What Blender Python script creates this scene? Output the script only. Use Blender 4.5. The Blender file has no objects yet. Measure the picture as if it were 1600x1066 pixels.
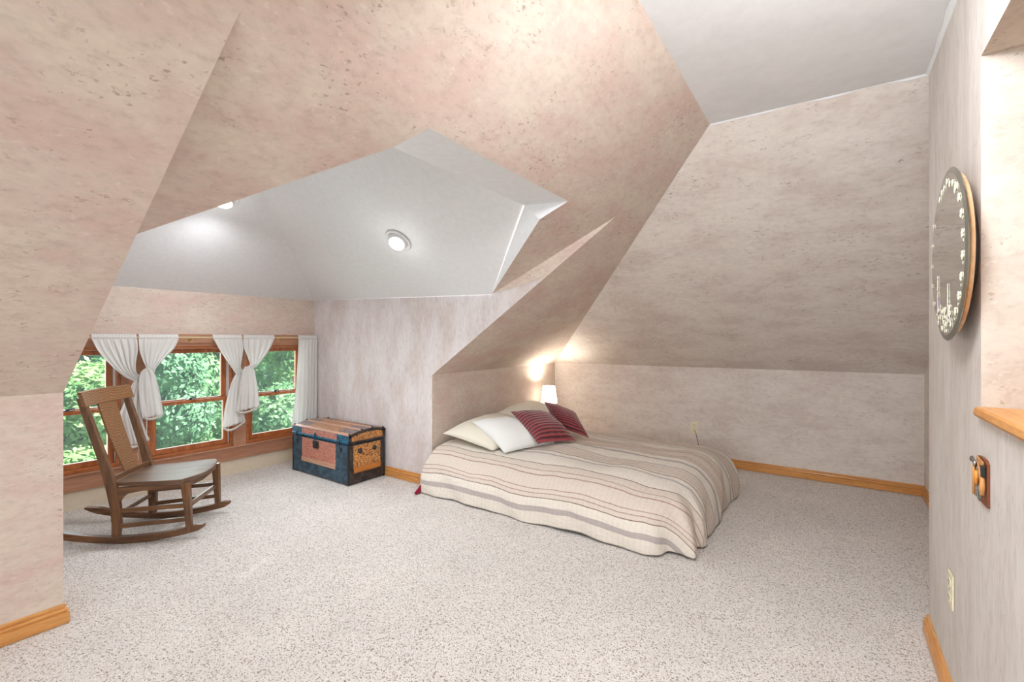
import bpy, bmesh, math, random
from mathutils import Vector, Matrix, noise
random.seed(4)
PI = math.pi
C = bpy.context.scene.collection
scn = bpy.context.scene

# ------------------------------------------------------------ camera, world, lights, exposure
YAW = math.atan(500 / 711)
cd = bpy.data.cameras.new('camera')
cam = bpy.data.objects.new('camera', cd)
C.objects.link(cam)
cam.location = (0, 0, 1.25)
cam.rotation_euler = (PI / 2, 0, YAW)
cd.sensor_width = 36
cd.lens = 36 * 711 / 1600
cd.shift_y = (530 - 533) / 1600.0
cd.clip_start = 0.02
scn.camera = cam
scn.view_settings.view_transform = 'Standard'
scn.view_settings.look = 'None'
scn.view_settings.gamma = 1
scn.view_settings.exposure = -0.23
scn.view_settings.use_curve_mapping = False

w = bpy.data.worlds.new('world')
scn.world = w
w.use_nodes = True
wn = w.node_tree
bg = wn.nodes['Background']
sky = wn.nodes.new('ShaderNodeTexSky')
sky.sky_type = 'HOSEK_WILKIE'
sky.sun_direction = (-0.3, 0.3, 0.85)
sky.turbidity = 5
wn.links.new(sky.outputs['Color'], bg.inputs['Color'])
bg.inputs['Strength'].default_value = 6.0


def light(name, kind, loc, power, color=(1, 1, 1), rot=(0, 0, 0), size=.1, size_y=None, spot=None):
    l = bpy.data.lights.new(name, kind)
    l.energy = power
    l.color = color
    if kind == 'AREA':
        l.shape = 'RECTANGLE'
        l.size = size
        l.size_y = size_y or size
    elif kind == 'SUN':
        l.angle = size
    else:
        l.shadow_soft_size = size
    if kind == 'SPOT':
        l.spot_size = spot
        l.spot_blend = .9
    o = bpy.data.objects.new(name, l)
    C.objects.link(o)
    o.location = loc
    o.rotation_euler = rot
    return o


light('sun', 'SUN', (-6, 0, 9), 19.0, (1, .96, .9), (math.radians(-25), math.radians(28), 0), .02)
# soft fill added behind the camera; the rear wall has no window
light('rear_fill_light', 'AREA', (-.9, -2.3, 1.45), 68, (.86, .93, 1), (PI / 2, 0, 0), 2.4, 1.7)
# daylight through the dormer windows
light('dormer_window_light', 'AREA', (-4.70, 1.62, .75), 34, (.86, .94, 1), (0, -PI / 2, 0), .9, 2.1)
# ceiling lamp of the main room, just out of the frame
light('ceiling_lamp_light', 'POINT', (.10, 1.45, 2.26), 5.5, (.95, .975, 1), size=.05)
light('ceiling_fill_panel', 'AREA', (-.16, .90, 2.16), 31, (.93, .96, 1), (math.radians(36), 0, math.radians(16)), .5, .3)  # unseen panel added to brighten the back of the room
light('rear_ceiling_fill', 'POINT', (.05, -.9, 2.2), 22, (.88, .94, 1), size=.12)  # extra unseen fill added near the ceiling behind the camera

# ------------------------------------------------------------ materials


def mat(name):
    m = bpy.data.materials.new(name)
    m.use_nodes = True
    nt = m.node_tree
    b = nt.nodes['Principled BSDF']
    return m, nt, b


def N(nt, t, **kw):
    n = nt.nodes.new(t)
    for k, v in kw.items():
        if k.startswith('i_'):
            n.inputs[k[2:].replace('_', ' ')].default_value = v
        else:
            setattr(n, k, v)
    return n


def ramp(nt, fac, stops, interp='LINEAR'):
    r = nt.nodes.new('ShaderNodeValToRGB')
    r.color_ramp.interpolation = interp
    e = r.color_ramp.elements
    while len(e) > 1:
        e.remove(e[-1])
    e[0].position = stops[0][0]
    e[0].color = (*stops[0][1], 1)
    for p, c in stops[1:]:
        x = e.new(p)
        x.color = (*c, 1)
    nt.links.new(fac, r.inputs[0])
    return r


def srgb(r, g, b):
    f = lambda v: (v / 255 / 12.92) if v / 255 <= .04045 else ((v / 255 + .055) / 1.055) ** 2.4
    return (f(r), f(g), f(b))


def mixc(nt, fac, a, b, mode='MIX'):
    m = nt.nodes.new('ShaderNodeMix')
    m.data_type = 'RGBA'
    m.blend_type = mode
    for sock, v in ((m.inputs[0], fac), (m.inputs[6], a), (m.inputs[7], b)):
        if hasattr(v, 'is_output') or hasattr(v, 'links'):
            nt.links.new(v, sock)
        else:
            sock.default_value = v if isinstance(v, (int, float)) else (*v, 1)
    return m.outputs[2]


def coords(nt, scale=(1, 1, 1), rot=(0, 0, 0), src='Object'):
    tc = nt.nodes.new('ShaderNodeTexCoord')
    mp = nt.nodes.new('ShaderNodeMapping')
    mp.inputs['Scale'].default_value = scale
    mp.inputs['Rotation'].default_value = rot
    nt.links.new(tc.outputs[src], mp.inputs[0])
    return mp.outputs[0]


def noise_n(nt, vec, scale, detail=4, rough=.55):
    n = nt.nodes.new('ShaderNodeTexNoise')
    n.inputs['Scale'].default_value = scale
    n.inputs['Detail'].default_value = detail
    n.inputs['Roughness'].default_value = rough
    nt.links.new(vec, n.inputs['Vector'])
    return n.outputs['Fac']


def bump(nt, b, h, strength, dist=.01):
    bp = nt.nodes.new('ShaderNodeBump')
    bp.inputs['Strength'].default_value = strength
    bp.inputs['Distance'].default_value = dist
    nt.links.new(h, bp.inputs['Height'])
    nt.links.new(bp.outputs[0], b.inputs['Normal'])


def plain(name, col, rough=.5, metal=0, **kw):
    m, nt, b = mat(name)
    v = coords(nt)
    n = noise_n(nt, v, 30)
    c2 = tuple(x * .86 for x in col)
    nt.links.new(mixc(nt, n, col, c2), b.inputs['Base Color'])
    b.inputs['Roughness'].default_value = rough
    b.inputs['Metallic'].default_value = metal
    for k, x in kw.items():
        b.inputs[k].default_value = x
    return m


def wallpaper(name, c1, c2, c3, spk, stretch=(1, 1, 2.2), amount=.5):
    """mottled faux-plaster paper: soft two-tone clouds, brushed streaks, clustered brown flecks"""
    m, nt, b = mat(name)
    v = coords(nt, stretch)
    v1 = coords(nt, (1, 1, 1))
    big = noise_n(nt, v, 2.5, 7, .66)
    r1 = ramp(nt, big, [(.40, c1), (.50, c2), (.60, c3)])
    fine = noise_n(nt, v, 22, 5, .7)
    rf = ramp(nt, fine, [(.32, (.88, .87, .855)), (.48, (1, 1, 1)), (.62, (1.04, 1.04, 1.04)), (.7, (1.08, 1.08, 1.08))])
    col = mixc(nt, 1, r1.outputs[0], rf.outputs[0], 'MULTIPLY')
    # flecks: fine noise peaks only where a coarse mask is high
    sp = noise_n(nt, v, 42, 3, .6)
    spr = ramp(nt, sp, [(.60, (0, 0, 0)), (.66, (1, 1, 1))])
    mk = noise_n(nt, v1, 4.2, 3, .7)
    mkr = ramp(nt, mk, [(.51, (.0, .0, .0)), (.60, (1, 1, 1))])
    mul = nt.nodes.new('ShaderNodeMath')
    mul.operation = 'MULTIPLY'
    nt.links.new(spr.outputs[0], mul.inputs[0])
    nt.links.new(mkr.outputs[0], mul.inputs[1])
    m2 = nt.nodes.new('ShaderNodeMath')
    m2.operation = 'MULTIPLY'
    m2.inputs[1].default_value = amount
    nt.links.new(mul.outputs[0], m2.inputs[0])
    col = mixc(nt, m2.outputs[0], col, spk)
    # light plaster scuffs
    sc = noise_n(nt, v, 30, 2, .5)
    scr = ramp(nt, sc, [(.66, (0, 0, 0)), (.72, (.35, .35, .35))])
    col = mixc(nt, scr.outputs[0], col, srgb(228, 218, 208))
    nt.links.new(col, b.inputs['Base Color'])
    b.inputs['Roughness'].default_value = .75
    b.inputs['Specular IOR Level'].default_value = .25
    bump(nt, b, fine, .12, .004)
    return m


M = {}
M['paper'] = wallpaper('wallpaper_beige', srgb(216, 202, 187), srgb(211, 194, 181), srgb(209, 186, 174), srgb(122, 92, 70), (1.3, 1, 2.4), .5)
M['paper_back'] = wallpaper('wallpaper_taupe', srgb(226, 217, 208), srgb(221, 211, 202), srgb(213, 200, 191), srgb(120, 98, 82), (1, 1.2, 2.6), .5)
M['paper_side'] = wallpaper('wallpaper_side_daylit', srgb(222, 214, 212), srgb(216, 207, 205), srgb(210, 198, 193), srgb(150, 120, 104), (2.4, 1, .9), .35)  # dormer side walls: tint of the window daylight put into the paper colour
M['paper_right'] = wallpaper('wallpaper_streaked', srgb(214, 207, 200), srgb(209, 201, 194), srgb(203, 193, 185), srgb(150, 128, 110), (1, 2.6, .55), .4)
M['paper_niche'] = wallpaper('wallpaper_cream', srgb(206, 196, 184), srgb(202, 191, 179), srgb(196, 183, 170), srgb(150, 128, 100), (1.5, 1.2, 2), .6)

m, nt, b = mat('ceiling_paint')
v = coords(nt)
n1 = noise_n(nt, v, 9, 6, .7)
r = ramp(nt, n1, [(.3, srgb(226, 226, 226)), (.7, srgb(236, 236, 236))])
nt.links.new(r.outputs[0], b.inputs['Base Color'])
b.inputs['Roughness'].default_value = .7
bump(nt, b, n1, .12, .01)
M['ceil'] = m
M['ceil_smooth'] = plain('dormer_ceiling_paint', srgb(238, 239, 240), .6)
M['plaster'] = plain('cream_plaster', srgb(228, 214, 190), .7)

# carpet: flecked cut pile
m, nt, b = mat('carpet')
v = coords(nt)
vo = nt.nodes.new('ShaderNodeTexVoronoi')
vo.inputs['Scale'].default_value = 215
vo.inputs['Randomness'].default_value = 1
nt.links.new(v, vo.inputs['Vector'])
sep = nt.nodes.new('ShaderNodeSeparateColor')
nt.links.new(vo.outputs['Color'], sep.inputs[0])
rc = ramp(nt, sep.outputs[0], [(0, srgb(140, 124, 114)), (.10, srgb(188, 174, 164)), (.20, srgb(232, 223, 215)), (.6, srgb(243, 236, 229)), (.9, srgb(251, 247, 243))])
lg = noise_n(nt, v, 2.2, 4)
rl = ramp(nt, lg, [(.3, (.93, .925, .92)), (.7, (1.04, 1.035, 1.03))])
nf = noise_n(nt, v, 260, 3, .7)
rn = ramp(nt, nf, [(.36, (.76, .75, .74)), (.5, (1, 1, 1)), (.7, (1.06, 1.06, 1.06))])
col = mixc(nt, 1, rc.outputs[0], rl.outputs[0], 'MULTIPLY')
col = mixc(nt, 1, col, rn.outputs[0], 'MULTIPLY')
nt.links.new(col, b.inputs['Base Color'])
b.inputs['Roughness'].default_value = .95
b.inputs['Specular IOR Level'].default_value = .1
b.inputs['Sheen Weight'].default_value = .15
mm = nt.nodes.new('ShaderNodeMath')
mm.operation = 'MULTIPLY_ADD'
mm.inputs[1].default_value = -1.2
nt.links.new(vo.outputs['Distance'], mm.inputs[0])
nt.links.new(nf, mm.inputs[2])
bump(nt, b, mm.outputs[0], .7, .006)
M['carpet'] = m


def wood(name, c1, c2, axis='X', scale=1.0, rough=.4, coat=0.1):
    m, nt, b = mat(name)
    s = {'X': (1.2, 14, 14), 'Y': (14, 1.2, 14), 'Z': (14, 14, 1.2)}[axis]
    v = coords(nt, tuple(x * scale for x in s))
    n = noise_n(nt, v, 2.2, 6, .65)
    r = ramp(nt, n, [(.32, c2), (.5, tuple((a + d) / 2 for a, d in zip(c1, c2))), (.66, c1)])
    f = noise_n(nt, v, 16, 3, .6)
    rf = ramp(nt, f, [(.35, (.84, .84, .84)), (.6, (1.03, 1.03, 1.03))])
    nt.links.new(mixc(nt, 1, r.outputs[0], rf.outputs[0], 'MULTIPLY'), b.inputs['Base Color'])
    b.inputs['Roughness'].default_value = rough
    b.inputs['Coat Weight'].default_value = coat
    bump(nt, b, f, .08, .002)
    return m


oak1, oak2 = srgb(226, 166, 98), srgb(200, 134, 66)
M['oakX'] = wood('honey_oak_x', oak1, oak2, 'X')
M['oakY'] = wood('honey_oak_y', oak1, oak2, 'Y')
M['frameY'] = wood('window_wood_y', srgb(196, 118, 66), srgb(150, 78, 36), 'Y', .8)
M['frameZ'] = wood('window_wood_z', srgb(196, 118, 66), srgb(150, 78, 36), 'Z', .8)
M['casing'] = wood('casing_wood', srgb(190, 142, 112), srgb(168, 114, 86), 'Y', .5, .6, 0)
M['chair'] = wood('dark_oak', srgb(136, 96, 62), srgb(84, 54, 32), 'Z', 1.3, .38, .2)
M['chairX'] = wood('dark_oak_x', srgb(136, 96, 62), srgb(84, 54, 32), 'X', 1.3, .38, .2)
M['chairY'] = wood('dark_oak_y', srgb(136, 96, 62), srgb(84, 54, 32), 'Y', 1.3, .38, .2)
M['seat'] = wood('worn_oak_seat', srgb(124, 96, 74), srgb(92, 66, 48), 'X', 1.0, .5, 0)
# quarter-sawn splat with flame figure
m, nt, b = mat('quartersawn_oak')
v = coords(nt, (1, 1, 1))
wv = nt.nodes.new('ShaderNodeTexWave')
wv.wave_type = 'BANDS'
wv.bands_direction = 'Z'
wv.inputs['Scale'].default_value = 26
wv.inputs['Distortion'].default_value = 13
wv.inputs['Detail'].default_value = 4
wv.inputs['Detail Scale'].default_value = .6
nt.links.new(v, wv.inputs['Vector'])
r = ramp(nt, wv.outputs['Fac'], [(0, srgb(118, 80, 48)), (.6, srgb(130, 90, 56)), (1, srgb(166, 122, 80))])
nt.links.new(r.outputs[0], b.inputs['Base Color'])
b.inputs['Roughness'].default_value = .4
M['splat'] = m

M['glass_tint'] = None
m, nt, b = mat('window_glass')
nt.nodes.remove(b)
out = nt.nodes['Material Output']
tr = N(nt, 'ShaderNodeBsdfTransparent')
tr.inputs[0].default_value = (.97, 1, .98, 1)
gl = N(nt, 'ShaderNodeBsdfGlossy')
gl.inputs['Roughness'].default_value = .03
fr = N(nt, 'ShaderNodeFresnel')
fr.inputs[0].default_value = 1.35
mx = N(nt, 'ShaderNodeMixShader')
nt.links.new(fr.outputs[0], mx.inputs[0])
nt.links.new(tr.outputs[0], mx.inputs[1])
nt.links.new(gl.outputs[0], mx.inputs[2])
tl = N(nt, 'ShaderNodeBsdfTranslucent')
tl.inputs[0].default_value = (.93, .97, .96, 1)
mx2 = N(nt, 'ShaderNodeMixShader')
mx2.inputs[0].default_value = .012
nt.links.new(mx.outputs[0], mx2.inputs[1])
nt.links.new(tl.outputs[0], mx2.inputs[2])
nt.links.new(mx2.outputs[0], out.inputs[0])
M['glass'] = m


def fabric(name, col, transl=.0, weave=260, rough=.9):
    m, nt, b = mat(name)
    v = coords(nt)
    n = noise_n(nt, v, weave, 2)
    c2 = tuple(x * .9 for x in col)
    nt.links.new(mixc(nt, n, c2, col), b.inputs['Base Color'])
    b.inputs['Roughness'].default_value = rough
    b.inputs['Specular IOR Level'].default_value = .15
    b.inputs['Sheen Weight'].default_value = .2
    if transl:
        out = nt.nodes['Material Output']
        t = N(nt, 'ShaderNodeBsdfTranslucent')
        t.inputs[0].default_value = (*col, 1)
        x = N(nt, 'ShaderNodeMixShader')
        x.inputs[0].default_value = transl
        nt.links.new(b.outputs[0], x.inputs[1])
        nt.links.new(t.outputs[0], x.inputs[2])
        nt.links.new(x.outputs[0], out.inputs[0])
    return m


M['curtain'] = fabric('curtain_cotton', srgb(246, 244, 241), .35)
M['lace'] = fabric('curtain_lace', srgb(236, 232, 226), .3)
M['pillow_cream'] = fabric('pillow_cream', srgb(236, 229, 212))
M['pillow_white'] = fabric('pillow_white', srgb(240, 240, 236))
M['sheet_red'] = fabric('sheet_red', srgb(150, 20, 50))
M['brass'] = plain('brass', srgb(206, 176, 110), .3, 1)
M['rod'] = plain('cream_rod', srgb(220, 204, 160), .35)
M['steel'] = plain('steel', srgb(190, 190, 186), .25, 1)
M['dark_metal'] = plain('dark_metal', srgb(62, 66, 70), .35, .7)
M['ivory'] = plain('ivory_plastic', srgb(240, 232, 200), .35)
M['slot'] = plain('slot_shadow', srgb(60, 52, 44), .6)
M['bark'] = plain('bark', srgb(96, 78, 60), .9)
M['cord'] = plain('brown_cord', srgb(110, 84, 60), .5)

# ribbed wine-red velvet
m, nt, b = mat('ribbed_velvet')
v = coords(nt, (1, 1, 1), src='UV')
wv = nt.nodes.new('ShaderNodeTexWave')
wv.wave_type = 'BANDS'
wv.bands_direction = 'X'
wv.inputs['Scale'].default_value = 4.4
wv.inputs['Distortion'].default_value = .5
nt.links.new(v, wv.inputs['Vector'])
r = ramp(nt, wv.outputs['Fac'], [(.05, srgb(44, 8, 14)), (.40, srgb(124, 34, 42)), (.9, srgb(156, 56, 62))])  # groove shade put into the colour, on top of the bump
nt.links.new(r.outputs[0], b.inputs['Base Color'])
b.inputs['Roughness'].default_value = .7
b.inputs['Sheen Weight'].default_value = .5
bump(nt, b, wv.outputs['Fac'], .8, .006)
M['velvet'] = m

# comforter stripes along the bed (UV y = across the bed, metres)
m, nt, b = mat('striped_comforter')
tc = N(nt, 'ShaderNodeTexCoord')
sx = N(nt, 'ShaderNodeSeparateXYZ')
nt.links.new(tc.outputs['UV'], sx.inputs[0])
vv = coords(nt)
wob = noise_n(nt, vv, 3, 2)
wm = N(nt, 'ShaderNodeMath', operation='MULTIPLY_ADD')
wm.inputs[1].default_value = .02
nt.links.new(wob, wm.inputs[0])
nt.links.new(sx.outputs[1], wm.inputs[2])
dv = N(nt, 'ShaderNodeMath', operation='MULTIPLY')
dv.inputs[1].default_value = 1 / .80
of = N(nt, 'ShaderNodeMath', operation='SUBTRACT')
of.inputs[1].default_value = 2.43
nt.links.new(wm.outputs[0], of.inputs[0])
nt.links.new(of.outputs[0], dv.inputs[0])
fr_ = N(nt, 'ShaderNodeMath', operation='FRACT')
nt.links.new(dv.outputs[0], fr_.inputs[0])
base = srgb(232, 224, 212)
sand = srgb(220, 207, 194)
tau = srgb(200, 186, 174)
gry = srgb(192, 184, 178)
brn = srgb(150, 128, 118)
ros = srgb(180, 150, 140)
mau = srgb(188, 178, 173)
st = [(0, base), (.0875, mau), (.13, base), (.20, brn), (.21, sand), (.24, ros), (.247, sand), (.28, ros), (.287, sand), (.41, ros), (.418, sand),
      (.46, ros), (.467, sand), (.535, brn), (.542, base), (.675, gry), (.70, base), (.75, brn), (.76, sand), (.80, tau), (.812, sand), (.84, tau), (.85, sand),
      (.88, tau), (.89, sand), (.93, gry), (.95, base)]
r = ramp(nt, fr_.outputs[0], st, 'CONSTANT')
# soft woven cross lines
cr = N(nt, 'ShaderNodeTexWave', wave_type='BANDS', bands_direction='X')
cr.inputs['Scale'].default_value = 9
cr.inputs['Distortion'].default_value = 1.5
nt.links.new(tc.outputs['UV'], cr.inputs['Vector'])
crr = ramp(nt, cr.outputs['Fac'], [(0, (.965, .955, .945)), (.3, (1, 1, 1))])
wvn = noise_n(nt, vv, 150, 3, .7)
wr = ramp(nt, wvn, [(.35, (.93, .93, .93)), (.65, (1.03, 1.03, 1.03))])
col = mixc(nt, 1, r.outputs[0], crr.outputs[0], 'MULTIPLY')
col = mixc(nt, 1, col, wr.outputs[0], 'MULTIPLY')
nt.links.new(col, b.inputs['Base Color'])
b.inputs['Roughness'].default_value = .9
b.inputs['Specular IOR Level'].default_value = .15
pk = noise_n(nt, coords(nt, (2.2, 9, 4)), 9, 4, .6)
bump(nt, b, pk, .6, .014)
M['comforter'] = m


def tin(name, c1, c2, scale=120):
    """stamped metal with a crumbled two-tone pattern"""
    m, nt, b = mat(name)
    v = coords(nt)
    n = noise_n(nt, v, scale, 3, .7)
    r = ramp(nt, n, [(.45, c2), (.53, c1), (.66, tuple(min(1, x * 1.15) for x in c1))])
    nt.links.new(r.outputs[0], b.inputs['Base Color'])
    b.inputs['Roughness'].default_value = .5
    bump(nt, b, n, .4, .003)
    return m


M['tin_red'] = tin('stamped_tin_red', srgb(214, 150, 128), srgb(150, 74, 60), 170)
M['tin_gold'] = tin('stamped_tin_gold', srgb(216, 152, 86), srgb(96, 52, 24))
M['tin_top'] = tin('stamped_tin_top', srgb(176, 132, 100), srgb(150, 104, 74), 60)
M['slat'] = wood('trunk_slat', srgb(214, 168, 140), srgb(184, 130, 104), 'X')
M['slat_end'] = wood('trunk_slat_end', srgb(206, 134, 62), srgb(160, 86, 32), 'Y')
M['blue_body'] = tin('blue_trunk_body', srgb(52, 82, 100), srgb(34, 56, 72), 14)  # trunk body, mottled dark blue; its ends are near-black
M['blue_bright'] = tin('bright_blue_trunk_paint', srgb(22, 100, 130), srgb(10, 62, 88), 50)
M['black_end'] = tin('black_trunk_end', srgb(62, 52, 46), srgb(36, 28, 26), 20)
M['worn_tin'] = tin('worn_blue_tin', srgb(138, 122, 118), srgb(110, 92, 88), 40)


def emis(name, col, s):
    m, nt, b = mat(name)
    b.inputs['Base Color'].default_value = (*col, 1)
    b.inputs['Emission Color'].default_value = (*col, 1)
    b.inputs['Emission Strength'].default_value = s
    return m


M['bulb'] = emis('lamp_bulb', (1, .98, .95), 4)
M['shade'] = emis('lit_shade', (1, .92, .79), 4.2)
M['ring'] = plain('ring_enamel', srgb(228, 228, 228), .4)
M['white_metal'] = plain('white_metal', srgb(240, 240, 240), .4)

# mirror
m, nt, b = mat('mirror_glass')
b.inputs['Metallic'].default_value = 1
b.inputs['Base Color'].default_value = (.80, .80, .76, 1)
b.inputs['Roughness'].default_value = .02
M['mirror'] = m
m, nt, b = mat('mirror_bevel')
b.inputs['Metallic'].default_value = .9
b.inputs['Base Color'].default_value = (.35, .37, .33, 1)
b.inputs['Roughness'].default_value = .12
M['bevel'] = m

# leaves
def leafmat(name, c1, c2):
    m, nt, b = mat(name)
    v = coords(nt)
    n = noise_n(nt, v, 2.6, 3)
    r = ramp(nt, n, [(.35, c2), (.65, c1)])
    nt.links.new(r.outputs[0], b.inputs['Base Color'])
    b.inputs['Roughness'].default_value = .6
    out = nt.nodes['Material Output']
    t = N(nt, 'ShaderNodeBsdfTranslucent')
    nt.links.new(r.outputs[0], t.inputs[0])
    x = N(nt, 'ShaderNodeMixShader')
    x.inputs[0].default_value = .35
    nt.links.new(b.outputs[0], x.inputs[1])
    nt.links.new(t.outputs[0], x.inputs[2])
    nt.links.new(x.outputs[0], out.inputs[0])
    return m


M['leaf'] = [leafmat('leaf_light', srgb(190, 222, 150), srgb(120, 170, 104)), leafmat('leaf_mid', srgb(160, 200, 150), srgb(104, 152, 104)),
             leafmat('leaf_cool', srgb(150, 196, 156), srgb(96, 144, 108))]
M['grass'] = plain('lawn', srgb(100, 132, 90), .9)

# ------------------------------------------------------------ mesh helpers


def obj(name, bm, m, parent=None, smooth=False):
    me = bpy.data.meshes.new(name)
    bm.normal_update()
    bm.to_mesh(me)
    bm.free()
    for x in (m if isinstance(m, (list, tuple)) else [m]):
        me.materials.append(x)
    if smooth:
        me.polygons.foreach_set('use_smooth', [True] * len(me.polygons))
    o = bpy.data.objects.new(name, me)
    C.objects.link(o)
    if parent:
        o.parent = parent
    return o


def struct(name, bm, m, parent=None, smooth=False):
    o = obj(name, bm, m, parent, smooth)
    if not parent:
        o['kind'] = 'structure'
    return o


def thing(name, label, cat, loc=(0, 0, 0), rotz=0, group=None):
    o = bpy.data.objects.new(name, None)
    o.empty_display_size = .1
    C.objects.link(o)
    o.location = loc
    o.rotation_euler = (0, 0, rotz)
    o['label'] = label
    o['category'] = cat
    if group:
        o['group'] = group
    return o


def tag(o, label, cat, group=None):
    o['label'] = label
    o['category'] = cat
    if group:
        o['group'] = group
    return o


def poly(bm, pts):
    vs = [bm.verts.new(p) for p in pts]
    return bm.faces.new(vs)


def box(bm, lo, hi, bev=0, seg=2, mi=0):
    x0, y0, z0 = lo
    x1, y1, z1 = hi
    p = [(x0, y0, z0), (x1, y0, z0), (x1, y1, z0), (x0, y1, z0), (x0, y0, z1), (x1, y0, z1), (x1, y1, z1), (x0, y1, z1)]
    v = [bm.verts.new(q) for q in p]
    fs = [bm.faces.new([v[i] for i in f]) for f in ((0, 3, 2, 1), (4, 5, 6, 7), (0, 1, 5, 4), (1, 2, 6, 5), (2, 3, 7, 6), (3, 0, 4, 7))]
    for f in fs:
        f.material_index = mi
    if bev:
        es = list({e for f in fs for e in f.edges})
        r = bmesh.ops.bevel(bm, geom=es, offset=bev, segments=seg, affect='EDGES', profile=.6)
        for f in r['faces']:
            f.material_index = mi
    return v


def prism(bm, prof, axis, a0, a1):
    """extrude closed 2D profile along an axis; prof coordinates are the two other axes in order"""
    def mk(p, a):
        if axis == 0:
            return (a, p[0], p[1])
        if axis == 1:
            return (p[0], a, p[1])
        return (p[0], p[1], a)
    A = [bm.verts.new(mk(p, a0)) for p in prof]
    B = [bm.verts.new(mk(p, a1)) for p in prof]
    n = len(prof)
    for i in range(n):
        bm.faces.new((A[i], A[(i + 1) % n], B[(i + 1) % n], B[i]))
    bm.faces.new(A[::-1])
    bm.faces.new(B)
    bmesh.ops.recalc_face_normals(bm, faces=bm.faces)


def loft(bm, rings, caps=True, closed=True):
    R = [[bm.verts.new(p) for p in r] for r in rings]
    n = len(R[0])
    for a, b_ in zip(R, R[1:]):
        for i in range(n if closed else n - 1):
            bm.faces.new((a[i], a[(i + 1) % n], b_[(i + 1) % n], b_[i]))
    if caps and closed:
        bm.faces.new(R[0][::-1])
        bm.faces.new(R[-1])
    return R


def bar(bm, pts, w, d, up=(0, 0, 1), bev=.15):
    """rectangular bar with rounded corners through pts; w,d may be lists (per point). w is along `side`, d along the other"""
    pts = [Vector(p) for p in pts]
    rings = []
    for i, p in enumerate(pts):
        t = (pts[min(i + 1, len(pts) - 1)] - pts[max(i - 1, 0)]).normalized()
        u = Vector(up)
        s = t.cross(u).normalized()
        q = s.cross(t).normalized()
        ww = (w[i] if isinstance(w, (list, tuple)) else w) / 2
        dd = (d[i] if isinstance(d, (list, tuple)) else d) / 2
        k = 1 - bev
        rings.append([p + s * ww * a + q * dd * c for a, c in ((-1, -k), (-k, -1), (k, -1), (1, -k), (1, k), (k, 1), (-k, 1), (-1, k))])
    loft(bm, rings)


def tube(bm, pts, r, n=10, caps=True):
    pts = [Vector(p) for p in pts]
    rings = []
    for i, p in enumerate(pts):
        t = (pts[min(i + 1, len(pts) - 1)] - pts[max(i - 1, 0)]).normalized()
        u = Vector((0, 0, 1)) if abs(t.z) < .9 else Vector((1, 0, 0))
        s = t.cross(u).normalized()
        q = s.cross(t)
        rr = r[i] if isinstance(r, (list, tuple)) else r
        rings.append([p + (s * math.cos(a) + q * math.sin(a)) * rr for a in [2 * PI * k / n for k in range(n)]])
    loft(bm, rings, caps)


def lathe(bm, prof, n=32, M4=None, caps=False):
    rings = [[(r_ * math.cos(2 * PI * k / n), r_ * math.sin(2 * PI * k / n), z) for k in range(n)] for r_, z in prof]
    R = loft(bm, rings, caps)
    if M4 is not None:
        bmesh.ops.transform(bm, matrix=M4, verts=[v for r_ in R for v in r_])


def ball(bm, c, r, sx=1, sy=1, sz=1, sub=2):
    res = bmesh.ops.create_icosphere(bm, subdivisions=sub, radius=r)
    for v in res['verts']:
        v.co = Vector((v.co.x * sx, v.co.y * sy, v.co.z * sz)) + Vector(c)


def nb():
    return bmesh.new()


# ------------------------------------------------------------ room shell (metres; X right along the back wall, Y deep)
XK = -2.766    # left knee wall
Y0, Y1 = .502, 2.758   # dormer side walls
XW = -4.53     # dormer window wall
YB = 4.84      # back knee wall
XR = .335      # right wall
XC = .60       # alcove return wall
YR = 2.585     # end of the right wall
YF = -2.6      # rear wall
XE = -.535     # slope meets ceiling
ZC = 2.40
XCR = -1.125   # crease across the slope above the dormer


def zk(y):      # knee-wall height
    if y <= Y0:
        return 1.015
    if y >= Y1:
        return .945
    return 1.015 + (.945 - 1.015) * (y - Y0) / (Y1 - Y0)


def zcr(y):
    t = min(1, max(0, (y - Y0) / (Y1 - Y0)))
    return 2.015 + .02 * t


def slopeL(x, y):
    if x <= XCR:
        t = (x - XK) / (XCR - XK)
        return zk(y) + (zcr(y) - zk(y)) * t
    return zcr(y) + (ZC - zcr(y)) * (x - XCR) / (XE - XCR)


bm = nb()
poly(bm, [(XK, YF, 0), (XR + .3, YF, 0), (XR + .3, YB + .05, 0), (XK, YB + .05, 0)])
poly(bm, [(XW - .1, Y0, 0), (XK, Y0, 0), (XK, Y1, 0), (XW - .1, Y1, 0)])
bmesh.ops.remove_doubles(bm, verts=bm.verts, dist=.0005)
struct('floor', bm, M['carpet'])

# left wall: knee wall, slope with the dormer opening and its splayed soffit
bm = nb()
D_ = Vector((-1.172, 2.197, slopeL(-1.172, 2.197)))
Dn = Vector((-1.165, 1.147, slopeL(-1.165, 1.147)))
E_ = Vector((-1.357, 2.202, 1.929))
En = Vector((-1.309, 1.110, 1.951))
A_ = Vector((-2.119, Y1 - .012, 1.592))
An = Vector((-2.119, Y0, 1.592))
C_ = Vector((XCR, Y1, zcr(Y1)))
Cn = Vector((XCR, Y0, zcr(Y0)))
B_ = Vector((-1.663, Y1 - .001, slopeL(-1.663, Y1)))


def sgrid(xs, ys):
    for xa, xb in zip(xs, xs[1:]):
        for ya, yb in zip(ys, ys[1:]):
            poly(bm, [(xa, ya, slopeL(xa, ya)), (xb, ya, slopeL(xb, ya)), (xb, yb, slopeL(xb, yb)), (xa, yb, slopeL(xa, yb))])


# knee walls
poly(bm, [(XK, YF, 0), (XK, Y0, 0), (XK, Y0, zk(0)), (XK, YF, zk(0))])
poly(bm, [(XK, Y1, 0), (XK, YB, 0), (XK, YB, .962), (XK, Y1, .945)])
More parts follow.
